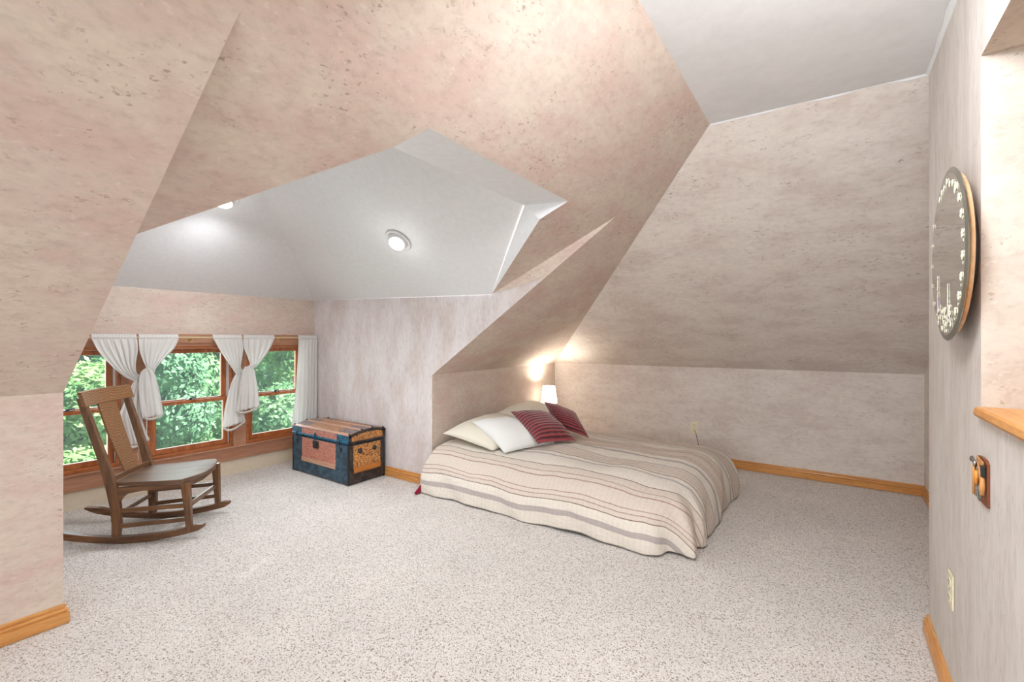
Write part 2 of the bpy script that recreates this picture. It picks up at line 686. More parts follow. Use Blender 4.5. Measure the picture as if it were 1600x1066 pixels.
# near band
sgrid([XK, XCR, XE], [YF, Y0])
# above the opening
sgrid([XCR, XE], [Y0, 1.147, 2.197, Y1])
# far band up to the valley line (XK,YB,.962) -> (XE,2.60,ZC)
val = lambda x: YB + (2.60 - YB) * (x - XK) / (XE - XK)
vz = lambda x: .962 + (ZC - .962) * (x - XK) / (XE - XK)
poly(bm, [(XK, Y1, .945), tuple(B_), (-1.663, val(-1.663), vz(-1.663)), (XK, YB, .962)])
poly(bm, [tuple(B_), tuple(C_), (XCR, val(XCR), vz(XCR)), (-1.663, val(-1.663), vz(-1.663))])
poly(bm, [tuple(C_), (XE, Y1 - .16, ZC), (XCR, val(XCR), vz(XCR))])
poly(bm, [(XE, Y1, ZC), (XE, Y1 - .16, ZC), tuple(C_)])
# splayed soffit both sides of the opening
poly(bm, [tuple(Cn), tuple(Dn), tuple(En)])
poly(bm, [tuple(Cn), tuple(En), tuple(An)])
poly(bm, [(XCR, 1.147, zcr(1.147)), tuple(Dn), tuple(Cn)])
poly(bm, [(XCR, 1.147, zcr(1.147)), (XCR, 2.197, zcr(2.197)), tuple(D_), tuple(Dn)])
poly(bm, [(XCR, 2.197, zcr(2.197)), tuple(C_), tuple(D_)])
poly(bm, [tuple(C_), tuple(E_), tuple(D_)])
poly(bm, [tuple(C_), tuple(A_), tuple(E_)])
# strip below the soffit, pulled off the wall plane to catch different light
poly(bm, [tuple(C_), tuple(B_), tuple(A_)])
bmesh.ops.remove_doubles(bm, verts=bm.verts, dist=.0005)
wl = struct('wall_left', bm, M['paper'], None, True)
wl.data.set_sharp_from_angle(angle=math.radians(21))

# back wall: knee wall and slope
bm = nb()
poly(bm, [(XK, YB, 0), (XC, YB, 0), (XC, YB, .968), (XK, YB, .962)])
poly(bm, [(XK, YB, .962), (XC, YB, .968), (XC, 2.585, 2.385), (XR, 2.585, 2.373), (XE, 2.60, ZC)])
struct('wall_back', bm, M['paper_back'])

# alcove return wall and the end of the right wall
bm = nb()
poly(bm, [(XC, YB, 0), (XC, YR, 0), (XC, YR, 2.40), (XC, YB, .968)])
poly(bm, [(XR, YR, 0), (XC, YR, 0), (XC, YR, 2.40), (XR, YR, 2.40)])
struct('wall_alcove', bm, M['paper_back'])

# right wall with the recess
NZ0, NZ1, NY0, NY1 = 1.045, 2.028, .72, 1.765
bm = nb()
def rq(ya, yb, za, zb):
    poly(bm, [(XR, ya, za), (XR, yb, za), (XR, yb, zb), (XR, ya, zb)])
rq(NY1, YR, 0, 2.42)
rq(NY0, NY1, 0, NZ0)
rq(NY0, NY1, NZ1, 2.42)
rq(YF, NY0, 0, 2.42)
struct('wall_right', bm, M['paper_right'])
bm = nb()
XN = XR + .42
poly(bm, [(XR, NY1, NZ0), (XN, NY1, NZ0), (XN, NY1, NZ1), (XR, NY1, NZ1)])
poly(bm, [(XN, NY0, NZ0), (XN, NY1, NZ0), (XN, NY1, NZ1), (XN, NY0, NZ1)])
poly(bm, [(XR, NY0, NZ0), (XN, NY0, NZ0), (XN, NY0, NZ1), (XR, NY0, NZ1)])
poly(bm, [(XR, NY0, NZ1), (XN, NY0, NZ1), (XN, NY1, NZ1), (XR, NY1, NZ1)])
poly(bm, [(XR, NY0, NZ0), (XN, NY0, NZ0), (XN, NY1, NZ0), (XR, NY1, NZ0)])
struct('wall_recess', bm, M['paper_niche'])
bm = nb()
prism(bm, [(XR - .012, 1.038), (XR - .016, 1.046), (XR - .013, 1.060), (XR - .006, 1.064), (XN - .001, 1.064), (XN - .001, 1.0455), (XR - .0005, 1.0455), (XR - .0005, 1.036)], 1, NY0 + .001, NY1 - .001)
struct('trim_1', bm, M['oakY'])

# rear wall
bm = nb()
poly(bm, [(XK, YF, 0), (XR, YF, 0), (XR, YF, 2.42), (XE, YF, ZC), (XCR, YF, zcr(0)), (XK, YF, zk(0))])
struct('wall_rear', bm, M['paper_back'])

# main ceiling, sagging very slightly
bm = nb()
poly(bm, [(XE, YF, ZC), (XR, YF, 2.37), (XR, 2.585, 2.373), (XE, 2.60, ZC)])
poly(bm, [(XR, 2.585, 2.373), (XC, 2.585, 2.40), (XC, 2.3, 2.40), (XR, 2.3, 2.373)])
struct('ceiling', bm, M['ceil'])
# ragged paint and caulk lines where the ceiling meets the papered slopes
bm = nb()
def caulk(a, b_, w_, n, nrm):
    a, b_, nrm = Vector(a), Vector(b_), Vector(nrm)
    rr = []
    for i in range(n + 1):
        p = a.lerp(b_, i / n)
        k = w_ * (.55 + .9 * noise.noise(p * 9))
        rr.append([p - nrm * .001 + Vector((0, 0, -.0012)), p + nrm * k + Vector((0, 0, -.0015 - .25 * abs(k)))])
    loft(bm, rr, False, False)
caulk((XE, 2.597, ZC), (XR, 2.582, 2.373), .008, 60, (0, 1, -.55))
struct('trim_2', bm, M['ceil'])
bm = nb()
rr = []
for i in range(60):
    y = 2.58 - i * .09
    p = Vector((XR, y, 2.373))
    k = .014 + .008 * noise.noise(p * 7)
    rr.append([p + Vector((-k, 0, -.001)), p + Vector((-.003, 0, -k * .8)), p + Vector((-.0005, 0, -k * 1.2))])
loft(bm, rr, False, False)
struct('trim_3', bm, M['ceil'])

# dormer walls
bm = nb()
poly(bm, [(XK, Y1, 0), (XW, Y1, 0), (XW, Y1, 1.66), (-2.119, Y1, 1.592 + .02), (XCR, Y1, zcr(Y1)), (XK, Y1, .945)])
struct('wall_dormer_far', bm, M['paper_side'])
bm = nb()
poly(bm, [(XK, Y0, 0), (XW, Y0, 0), (XW, Y0, 1.66), (-2.119, Y0, 1.60), (XCR, Y0, zcr(Y0)), (XK, Y0, zk(0))])
struct('wall_dormer_near', bm, M['paper_side'])

# window wall with three openings
WIN = [(.575, 1.135), (1.305, 1.885 + .035), (2.055, 2.615)]   # rough openings in Y
WIN = [(.56, 1.14), (1.31, 1.95), (2.07, 2.66)]
WZ0, WZ1 = .262, 1.185
bm = nb()
def wq(ya, yb, za, zb, m_=0):
    f = poly(bm, [(XW, ya, za), (XW, yb, za), (XW, yb, zb), (XW, ya, zb)])
    f.material_index = m_
wq(Y0, Y1, 0, .14, 1)
wq(Y0, Y1, .14, WZ0)
wq(Y0, Y1, WZ1, 1.664)
ed = [Y0] + [q for w_ in WIN for q in w_] + [Y1]
for i in range(0, len(ed), 2):
    wq(ed[i], ed[i + 1], WZ0, WZ1)
struct('wall_dormer_window', bm, [M['paper'], M['plaster']])

# white hipped dormer ceiling
bm = nb()
AP = Vector((-3.40, 1.63, 1.66 + .667 * 1.128))
RX = -1.43
cF, cN = (XW, Y1, 1.66), (XW, Y0, 1.66)
Gf = Vector((-1.455, 2.200, 2.028))
Gn = Vector((-1.455, 1.06, 2.028))
RE = Vector((-1.455, 1.63, AP.z))
poly(bm, [cN, cF, tuple(AP)])
poly(bm, [cF, tuple(A_ + Vector((0, 0, 0))), tuple(Gf), tuple(RE), tuple(AP)])
poly(bm, [cN, tuple(AP), tuple(RE), tuple(Gn), tuple(An)])
# white header soffit along the top of the opening, and its hidden upstand
Gs, Gt = Vector((-1.452, 2.19, 2.022)), Vector((-1.43, 1.075, 2.022))
poly(bm, [tuple(Dn), tuple(D_), tuple(Gs), tuple(Gt)])
poly(bm, [tuple(Gs), tuple(Gt), tuple(Gn), tuple(RE), tuple(Gf)])
# reveals
poly(bm, [tuple(D_), tuple(E_), tuple(Gs)])
poly(bm, [tuple(E_), tuple(A_), tuple(Gs)])
poly(bm, [tuple(Dn), tuple(En), tuple(Gt)])
poly(bm, [tuple(En), tuple(An), tuple(Gt)])
bmesh.ops.recalc_face_normals(bm, faces=bm.faces)
struct('ceiling_dormer', bm, M['ceil_smooth'])


# ------------------------------------------------------------ baseboards
def baseboard(name, path, mats, side=1):
    """path: list of (x,y) on the wall; profile offset to the `side` of travel"""
    prof = [(0, .086), (.003, .086), (.007, .082), (.008, .075), (.004, .072), (.004, .069), (.012, .067), (.014, .062), (.014, .057), (.009, .054), (.009, .051), (.018, .049), (.018, .003), (0, .003)]
    bm = nb()
    n = len(path)
    P = [Vector((*p, 0)) for p in path]
    rings = []
    for i in range(n):
        def nrm(a, b_):
            d = (b_ - a).normalized()
            return Vector((-d.y, d.x, 0)) * side
        if i == 0:
            o = nrm(P[0], P[1])
        elif i == n - 1:
            o = nrm(P[-2], P[-1])
        else:
            a, b_ = nrm(P[i - 1], P[i]), nrm(P[i], P[i + 1])
            o = (a + b_) / (1 + a.dot(b_))
        rings.append([P[i] + o * p[0] + Vector((0, 0, p[1])) for p in prof])
    loft(bm, rings)
    bmesh.ops.recalc_face_normals(bm, faces=bm.faces)
    return struct(name, bm, mats)


baseboard('baseboard_left', [(XK, YF + .01), (XK, Y0), (XW + .01, Y0)], M['oakY'], -1)
baseboard('baseboard_dormer', [(-4.40, Y1), (XK, Y1), (XK, YB), (XC, YB), (XC, YR + .01)], M['oakX'], -1)
baseboard('baseboard_right', [(XC - .02, YR), (XR, YR), (XR, YF + .01)], M['oakY'], -1)

# ------------------------------------------------------------ windows, casings
bm = nb()
box(bm, (XW, Y0 + .001, 1.19), (XW + .020, Y1 - .001, 1.292), .002)
struct('trim_4', bm, M['casing'])
bm = nb()
box(bm, (XW, Y0 + .001, .138), (XW + .018, Y1 - .001, .250), .002)
struct('trim_5', bm, M['casing'])
bm = nb()
box(bm, (XW, Y0 + .001, .250), (XW + .034, Y1 - .001, .264), .004)
struct('trim_6', bm, M['casing'])
k = 7
for ya, yb in ((WIN[0][1], WIN[1][0]), (WIN[1][1], WIN[2][0])):
    bm = nb()
    box(bm, (XW, ya + .004, .264), (XW + .014, yb - .004, 1.19), .002)
    struct('trim_%d' % k, bm, M['casing'])
    k += 1


def frame(bm, y0, y1, z0, z1, xa, xb, wt, wb, ws, bev=.003):
    box(bm, (xa, y0, z0), (xb, y0 + ws, z1), bev)
    box(bm, (xa, y1 - ws, z0), (xb, y1, z1), bev)
    box(bm, (xa, y0 + ws, z0), (xb, y1 - ws, z0 + wb), bev)
    box(bm, (xa, y0 + ws, z1 - wt), (xb, y1 - ws, z1), bev)


for i, (ya, yb) in enumerate(WIN):
    root = bpy.data.objects.new('window_%d' % (i + 1), None)
    C.objects.link(root)
    root['kind'] = 'structure'
    bm = nb()
    frame(bm, ya + .001, yb - .001, WZ0 + .003, WZ1 + .012, XW - .11, XW + .012, .03, .028, .022)
    obj('window_frame', bm, M['frameY'], root)
    bm = nb()   # pale side tracks
    for yy in (ya + .023, yb - .029):
        box(bm, (XW - .09, yy, WZ0 + .03), (XW - .015, yy + .006, WZ1 - .018), .001)
    obj('side_track', bm, M['white_metal'], root)
    zm = .712
    bm = nb()   # upper sash (outer)
    frame(bm, ya + .03, yb - .03, zm - .012, WZ1 - .02, XW - .085, XW - .055, .038, .030, .040)
    up = obj('upper_sash', bm, M['frameZ'], root)
    bm = nb()
    box(bm, (XW - .072, ya + .066, zm + .014), (XW - .068, yb - .066, WZ1 - .054))
    obj('pane', bm, M['glass'], up)
    bm = nb()   # lower sash (inner)
    frame(bm, ya + .03, yb - .03, WZ0 + .032, zm + .010, XW - .050, XW - .018, .030, .042, .038)
    lo = obj('lower_sash', bm, M['frameZ'], root)
    bm = nb()
    box(bm, (XW - .036, ya + .064, WZ0 + .070), (XW - .032, yb - .064, zm - .016))
    obj('pane', bm, M['glass'], lo)
    bm = nb()
    yc = (ya + yb) / 2
    box(bm, (XW - .048, yc - .035, zm + .010), (XW - .022, yc + .035, zm + .016), .002)
    tube(bm, [(XW - .035, yc, zm + .016), (XW - .035, yc, zm + .026)], .010, 12)
    box(bm, (XW - .04, yc - .004, zm + .020), (XW - .032, yc + .040, zm + .028), .002)
    obj('sash_lock', bm, M['dark_metal'], root)

# ------------------------------------------------------------ curtain rod and curtains
XCU = XW + .075
rod = thing('curtain_rod', 'slim cream curtain rod across the top of the three windows', 'curtain rod')
bm = nb()
tube(bm, [(XCU, Y0 + .002, 1.262), (XCU, Y1 - .001, 1.266)], .0065, 10)
obj('pole', bm, M['rod'], rod)
for y in (.75, 1.60, 2.37):
    bm = nb()
    box(bm, (XW + .020, y - .008, 1.222), (XW + .024, y + .008, 1.262), .001)
    tube(bm, [(XW + .022, y, 1.24), (XCU - .012, y, 1.243), (XCU, y, 1.250)], .0035, 8)
    ball(bm, (XCU, y, 1.247), .008)
    obj('bracket', bm, M['brass'], rod)


def resample(pts, n):
    P = [Vector(p) for p in pts]
    L = [0]
    for a, b_ in zip(P, P[1:]):
        L.append(L[-1] + (b_ - a).length)
    out = []
    for i in range(n):
        s = L[-1] * i / (n - 1)
        j = 0
        while j < len(L) - 2 and L[j + 1] < s:
            j += 1
        t = (s - L[j]) / max(1e-9, L[j + 1] - L[j])
        # catmull-ish smooth
        p0, p1, p2, p3 = P[max(j - 1, 0)], P[j], P[j + 1], P[min(j + 2, len(P) - 1)]
        out.append(.5 * ((2 * p1) + (p2 - p0) * t + (2 * p0 - 5 * p1 + 4 * p2 - p3) * t * t + (3 * p1 - p0 - 3 * p2 + p3) * t ** 3))
    return out


def drape(name, L, R, x0, folds, amp, parent, rows=26, cols=64, mat_='curtain', scallop=0, ph=0, x1=None, sharp=1.0, thick=.0015):
    """cloth between two edge curves (y,z); soft irregular pleats in X"""
    Lp = resample([(a, b_, 0) for a, b_ in L], rows)
    Rp = resample([(a, b_, 0) for a, b_ in R], rows)
    bm = nb()
    grid = []
    for i in range(rows):
        t = i / (rows - 1)
        row = []
        wd = (Rp[i] - Lp[i]).length
        for j in range(cols + 1):
            u = j / cols
            p = Lp[i].lerp(Rp[i], u)
            a = amp * (.35 + .65 * min(1, 6 * t + .1))
            f = math.sin(2 * PI * folds * u + ph + 1.3 * math.sin(3 * t + 5 * u)) + .45 * math.sin(2 * PI * folds * 1.93 * u + 2.1 * ph + 2 * t)
            x = x0 + ((x1 - x0) * t if x1 is not None else 0) + a * sharp * f * .7
            # bulge of gathered cloth
            x += .35 * amp * math.sin(PI * u)
            z = p.y
            if scallop and i == rows - 1:
                z -= .006 * abs(math.sin(PI * u * scallop))
            row.append(bm.verts.new((x, p.x, z)))
        grid.append(row)
    for a, b_ in zip(grid, grid[1:]):
        for j in range(cols):
            bm.faces.new((a[j], a[j + 1], b_[j + 1], b_[j]))
    o = obj(name, bm, M[mat_], parent, True)
    md = o.modifiers.new('solid', 'SOLIDIFY')
    md.thickness = thick
    return o


def header(y0, y1, parent, folds):
    """gathered rod pocket with a small ruffle standing above the rod"""
    bm = nb()
    prof = [(0.0, .026), (.003, .014), (.010, .008), (.013, 0), (.010, -.010), (.002, -.016)]
    n = int(folds * 8)
    rr = []
    for j in range(n + 1):
        u = j / n
        y = y0 + (y1 - y0) * u
        w_ = math.sin(2 * PI * folds * u) + .5 * math.sin(2 * PI * folds * .37 * u)
        rr.append([(XCU + px + .0035 * w_ * (1 if pz > .01 or pz < -.01 else .35), y + .002 * w_, 1.264 + pz + (.004 * math.sin(19 * u * folds) if pz > .02 else 0)) for px, pz in prof])
    loft(bm, rr, False, False)
    o = obj('gathered_header', bm, M['curtain'], parent, True)
    md = o.modifiers.new('solid', 'SOLIDIFY')
    md.thickness = .002
    return o


def lace(name, pts, x, parent):
    bm = nb()
    P = resample([(a, b_, 0) for a, b_ in pts], 60)
    rr = []
    for i, p in enumerate(P):
        s = abs(math.sin(i * .75))
        rr.append([(x + .003, p.x, p.y + .010), (x + .003 + .001 * s, p.x, p.y), (x + .002, p.x, p.y - .006 - .007 * s)])
    loft(bm, rr, False, False)
    o = obj(name, bm, M['lace'], parent, True)
    md = o.modifiers.new('solid', 'SOLIDIFY')
    md.thickness = .001
    return o


# knotted pair by the rocking chair
c = thing('curtain', 'wide white curtain pair knotted together behind the rocking chair', 'curtain', group=None)
header(.955, 1.222, c, 15)
header(1.235, 1.500, c, 14)
drape('left_panel', [(.957, 1.252), (.985, 1.175), (1.034, 1.092), (1.09, 1.017), (1.15, .955), (1.215, .915)],
      [(1.225, 1.252), (1.228, 1.16), (1.214, 1.05), (1.222, .985), (1.262, .955), (1.285, .93)], XCU + .006, 6.5, .010, c, ph=.4, x1=XCU + .03)
drape('right_panel', [(1.232, 1.252), (1.238, 1.16), (1.262, 1.07), (1.275, 1.03), (1.262, .985), (1.255, .95)],
      [(1.503, 1.252), (1.467, 1.171), (1.40, 1.09), (1.345, 1.02), (1.33, .98), (1.315, .94)], XCU + .006, 5.5, .010, c, ph=1.4, x1=XCU + .03)
drape('front_tail', [(1.262, 1.018), (1.232, .985), (1.222, .90), (1.225, .80), (1.234, .72), (1.248, .632)],
      [(1.285, 1.022), (1.322, .985), (1.345, .90), (1.362, .80), (1.376, .70), (1.384, .642)], XCU + .052, 3, .010, c, ph=.2, scallop=9, x1=XCU + .04)
lace('lace_hem', [(1.250, .640), (1.29, .618), (1.34, .622), (1.382, .645)], XCU + .042, c)
drape('back_tail', [(1.205, .935), (1.175, .87), (1.13, .73), (1.113, .665), (1.135, .55), (1.16, .42)],
      [(1.25, .92), (1.235, .80), (1.245, .68), (1.262, .58), (1.285, .50), (1.302, .452)], XCU + .030, 3, .010, c, ph=2, scallop=8, x1=XCU + .012)
lace('lace_hem', [(1.163, .425), (1.20, .412), (1.25, .425), (1.30, .455)], XCU + .016, c)
bm = nb()
tube(bm, [(XCU + .01, 1.23, .41), (XCU + .012, 1.236, .38), (XCU + .01, 1.227, .35), (XCU + .011, 1.233, .32), (XCU + .01, 1.228, .30)], .0012, 6)
obj('loose_thread', bm, M['curtain'], c)

# knotted pair between middle and right windows
c = thing('curtain', 'narrower white curtain pair knotted between the middle and right windows', 'curtain')
header(1.757, 2.000, c, 13)
header(2.012, 2.296, c, 14)
drape('left_panel', [(1.760, 1.252), (1.80, 1.165), (1.845, 1.085), (1.89, 1.01), (1.92, .96), (1.945, .92)],
      [(2.004, 1.252), (2.008, 1.17), (1.990, 1.07), (1.978, 1.0), (1.99, .97), (2.01, .95)], XCU + .006, 6, .009, c, ph=.9, x1=XCU + .03)
drape('right_panel', [(2.008, 1.252), (2.015, 1.17), (2.045, 1.08), (2.06, 1.02), (2.04, .99), (2.0, .96)],
      [(2.296, 1.252), (2.255, 1.16), (2.19, 1.07), (2.12, .995), (2.08, .97), (2.05, .95)], XCU + .006, 5.5, .009, c, ph=2.3, x1=XCU + .03)
drape('front_tail', [(2.005, .995), (1.975, .955), (1.963, .88), (1.950, .76), (1.938, .66), (1.930, .590)],
      [(2.055, 1.01), (2.085, .96), (2.10, .88), (2.118, .79), (2.132, .70), (2.142, .622)], XCU + .052, 3.2, .009, c, ph=.6, scallop=9, x1=XCU + .04)
lace('lace_hem', [(1.932, .594), (1.985, .575), (2.06, .585), (2.14, .625)], XCU + .042, c)
drape('back_tail', [(1.935, .935), (1.90, .87), (1.868, .74), (1.845, .62), (1.838, .54), (1.832, .455)],
      [(1.99, .93), (1.975, .80), (1.985, .70), (1.998, .62), (2.015, .55), (2.026, .492)], XCU + .030, 3.5, .011, c, ph=1.1, scallop=8, x1=XCU + .012)
lace('lace_hem', [(1.834, .458), (1.88, .432), (1.94, .440), (2.025, .492)], XCU + .016, c)

# single straight panel
c = thing('curtain', 'straight hanging white curtain panel in the corner behind the trunk', 'curtain')
header(2.540, 2.752, c, 12)
drape('hanging_panel', [(2.540, 1.252), (2.530, 1.1), (2.512, .85), (2.495, .65), (2.475, .50), (2.462, .365)],
      [(2.750, 1.252), (2.742, 1.1), (2.742, .85), (2.746, .65), (2.748, .50), (2.748, .365)], XCU + .010, 6.5, .011, c, scallop=12, ph=.3)
lace('lace_hem', [(2.464, .372), (2.56, .36), (2.66, .365), (2.746, .372)], XCU + .012, c)

# ------------------------------------------------------------ rocking chair (local: x forward, z up)
ch = thing('rocking_chair', 'armless dark oak rocking chair with one wide splat back in front of the windows', 'chair', (-3.657, 1.09, .0), math.radians(47.4))


def rz(x):     # rocker underside
    return x * x / (2 * 1.42) + .004


for s in (-1, 1):
    bm = nb()
    xs = [-.49 + i * (.875 / 24) for i in range(25)]
    pts, ws, ds = [], [], []
    for x in xs:
        e = min(1, (x + .49) / .09 + .35, (.385 - x) / .05 + .45)
        ds.append(.040 * max(.35, e))
        ws.append(.036)
        pts.append((x, s * (.2 + .012 * (x + .1)), rz(x) + .020))
    bar(bm, pts, ws, ds)
    obj('rocker', bm, M['chairX'], ch)
    # rear leg continues up as the back post
    bm = nb()
    P = [(-.098, s * .196, .038), (-.094, s * .197, .12), (-.098, s * .20, .22), (-.112, s * .203, .32), (-.128, s * .205, .39), (-.165, s * .207, .53), (-.215, s * .21, .70), (-.272, s * .213, .895)]
    P = [(a, b_, c_) for a, b_, c_ in P]
    bar(bm, P, [.030] * 8, [.040, .046, .052, .056, .052, .044, .040, .036], up=(1, 0, 0))
    obj('back_post', bm, M['chair'], ch)
    bm = nb()
    bar(bm, [(.306, s * .212, .052), (.298, s * .216, .20), (.288, s * .222, .355)], [.026, .032, .040], [.032, .038, .046], up=(1, 0, 0))
    obj('front_leg', bm, M['chair'], ch)
    for zz, zf in ((.215, .210), (.120, .125)):
        bm = nb()
        bar(bm, [(-.085, s * .200, zz - .015), (.288, s * .216, zf)], .014, .026)
        obj('side_stretcher', bm, M['chairX'], ch)
    bm = nb()   # side apron with a curved bracket by the post
    prof = [(-.09, .345), (.28, .350), (.28, .315), (.05, .318), (-.03, .305), (-.055, .285), (-.075, .255), (-.09, .250)]
    prism(bm, [(a, b_) for a, b_ in prof], 1, s * .205 - .010, s * .205 + .010)
    obj('side_apron', bm, M['chairX'], ch)
bm = nb()
bar(bm, [(.292, -.205, .200), (.292, .205, .200)], .014, .030)
obj('front_stretcher', bm, M['chairY'], ch)
bm = nb()
bar(bm, [(-.092, -.19, .175), (-.092, .19, .175)], .012, .022)
obj('rear_stretcher', bm, M['chairY'], ch)
bm = nb()   # front apron
prof = [(-.20, .350), (.20, .350), (.20, .325), (.12, .316), (0, .308), (-.12, .316), (-.20, .325)]
prism(bm, prof, 0, .280, .298)
obj('front_apron', bm, M['chairY'], ch)
# dished seat with bowed front
bm = nb()
NX, NY = 22, 22
top, bot = [], []
for i in range(NX + 1):
    u = i / NX
    rt, rb = [], []
    for j in range(NY + 1):
        v_ = j / NY * 2 - 1
        hw = .188 + (.252 - .188) * min(1, u * 1.15) ** .8
        xf = .335 - .055 * abs(v_) ** 2.6 + .0 * v_
        x = -.125 + (xf + .125) * u
        y = hw * v_
        z = .372 + .012 * u - .012 * (math.sin(PI * min(1, u * 1.05)) ** 1.0) * (1 - v_ * v_) ** .6 - .012 * max(0, u - .8) * 5 * (math.cos(v_ * PI * 1.0) * .5 + .5)
        rt.append(bm.verts.new((x, y, z)))
        edge = max(abs(v_), u)
        rb.append(bm.verts.new((x * .985, y * .975, .349)))
    top.append(rt)
    bot.append(rb)
for i in range(NX):
    for j in range(NY):
        bm.faces.new((top[i][j], top[i + 1][j], top[i + 1][j + 1], top[i][j + 1]))
        bm.faces.new((bot[i][j], bot[i][j + 1], bot[i + 1][j + 1], bot[i + 1][j]))
for i in range(NX):
    bm.faces.new((top[i][0], bot[i][0], bot[i + 1][0], top[i + 1][0]))
    bm.faces.new((top[i][NY], top[i + 1][NY], bot[i + 1][NY], bot[i][NY]))
for j in range(NY):
    bm.faces.new((top[0][j], top[0][j + 1], bot[0][j + 1], bot[0][j]))
    bm.faces.new((top[NX][j], bot[NX][j], bot[NX][j + 1], top[NX][j + 1]))
so = obj('seat', bm, M['seat'], ch, False)
md = so.modifiers.new('bevel', 'BEVEL')
md.width = .004
md.segments = 2
# back: lower rail, splat, curved crest rail
bm = nb()
bar(bm, [(-.118, -.19, .395), (-.118, .19, .395)], .018, .028)
obj('lower_rail', bm, M['chairY'], ch)
bm = nb()
rings = []
for i in range(13):
    t = i / 12
    z = .40 + t * .47
    x = -.122 - .145 * t - .006 * math.sin(PI * t)
    hw = .066 + .020 * t + .006 * math.sin(PI * t)
    rings.append([(x - .006, -hw, z), (x + .005, -hw, z), (x + .005, hw, z), (x - .006, hw, z)])
loft(bm, rings)
obj('splat', bm, M['splat'], ch)
bm = nb()
rings = []
for i in range(19):
    v_ = i / 18 * 2 - 1
    y = .240 * v_
    x = -.243 - .020 * (1 - v_ * v_)
    z0 = .845
    z1 = .932 + .004 * (1 - v_ * v_)
    dx = -.024
    rings.append([(x - .010, y, z0), (x + .011, y, z0), (x + .013, y, z0 + .004), (x + .013 + dx, y, z1 - .004), (x + .010 + dx, y, z1), (x - .010 + dx, y, z1)])
loft(bm, rings)
obj('crest_rail', bm, M['splat'], ch)

# ------------------------------------------------------------ steamer trunk
TX0, TX1, TY0, TY1 = -4.215, -3.350, 2.352, 2.735
tr_ = thing('steamer_trunk', 'antique blue and copper steamer trunk with domed lid against the wall', 'trunk', (0, 0, 0))
bm = nb()
box(bm, (TX0, TY0, .012), (TX1, TY1, .345), .006)
obj('body', bm, [M['blue_body']], tr_)
# near-black ends
for xx, sg in ((TX1, 1), (TX0, -1)):
    bm = nb()
    a, b_ = sorted((xx + sg * .0002, xx + sg * .003))
    box(bm, (a, TY0 + .004, .014), (b_, TY1 - .004, .343), .001)
    o = obj('end_plate', bm, M['black_end'], tr_)
    bm = nb()
    a, b_ = sorted((xx + sg * .003, xx + sg * .0055))
    box(bm, (a, TY0 + .05, .135), (b_, TY1 - .05, .335), .001)
    obj('end_panel', bm, M['tin_gold'], tr_)
    bm = nb()
    a, b_ = sorted((xx + sg * .0055, xx + sg * .013))
    box(bm, (a, TY0 + .052, .100), (b_, TY1 - .052, .148), .002)
    obj('end_slat', bm, M['slat_end'], tr_)
    for yy in (TY0 + .115, TY1 - .115):
        bm = nb()
        lathe(bm, [(0.001, .016), (.010, .015), (.018, .010), (.021, .003), (.022, 0)], 20, Matrix.Translation((xx + sg * .0055, yy, .282)) @ Matrix.Rotation(sg * PI / 2, 4, 'Y'))
        obj('handle_socket', bm, M['dark_metal'], tr_, True)
# front panels on the body
bm = nb()
box(bm, (TX0 + .165, TY0 - .003, .140), (TX1 - .175, TY0 - .0002, .338), .001)
obj('front_panel', bm, M['tin_red'], tr_)
bm = nb()
box(bm, (TX0 + .165, TY0 - .010, .120), (TX1 - .175, TY0 - .003, .160), .002)
obj('front_slat', bm, M['slat'], tr_)
# bottom iron edging
for a in ((TX0 - .002, TY0 - .003, .004, TX0 + .014, TY0 + .014, .345), (TX1 - .014, TY0 - .003, .004, TX1 + .004, TY0 + .014, .345), (TX1 - .014, TY1 - .02, .004, TX1 + .004, TY1 + .001, .345)):
    bm = nb()
    box(bm, a[:3], a[3:], .003)
    obj('corner_edging', bm, M['dark_metal'], tr_)

# domed lid
lid_pts = [(TY0, .352), (TY0, .425), (TY0 + .03, .436), (TY0 + .11, .452), (TY0 + .19, .460), (TY1 - .11, .458), (TY1 - .03, .446), (TY1, .436), (TY1, .352)]
bm = nb()
prism(bm, lid_pts, 0, TX0 - .003, TX1 + .004)
lid = obj('lid', bm, M['blue_bright'], tr_)
bm = nb()
prism(bm, [(y + (.03 if y < 2.5 else -.03) * (1 if z < .43 else .4), z - .010 if z > .4 else z + .012) for y, z in lid_pts], 0, TX1 + .004, TX1 + .0065)
obj('lid_end_panel', bm, M['tin_gold'], lid)
bm = nb()
for ya, yb in ((TY0, TY0 + .028), (TY1 - .028, TY1)):
    box(bm, (TX1 + .004, ya, .353), (TX1 + .010, yb, .428 if ya < 2.5 else .436), .002)
rr = []
for y, z in lid_pts[1:8]:
    rr.append([(TX1 + .0045, y, z + .003), (TX1 + .010, y, z + .003), (TX1 + .010, y, z - .022), (TX1 + .0045, y, z - .022)])
loft(bm, rr)
box(bm, (TX1 + .004, TY0, .353), (TX1 + .0105, TY1, .372), .002)
obj('lid_end_edging', bm, M['black_end'], lid)
# lid front: red stamped panel between bright blue corners, scalloped strip
bm = nb()
box(bm, (TX0 + .16, TY0 - .003, .374), (TX1 - .16, TY0 - .0002, .424), .001)
obj('lid_front_panel', bm, M['tin_red'], lid)
bm = nb()
rr = []
for i in range(121):
    x = TX0 + (TX1 - TX0) * i / 120
    s = abs(math.sin(i / 120 * PI * 15))
    rr.append([(x, TY0 - .001, .3525), (x, TY0 - .008 - .006 * s, .357), (x, TY0 - .009 - .006 * s, .370), (x, TY0 - .001, .377)])
loft(bm, rr)
obj('scalloped_strip', bm, M['blue_bright'], lid)
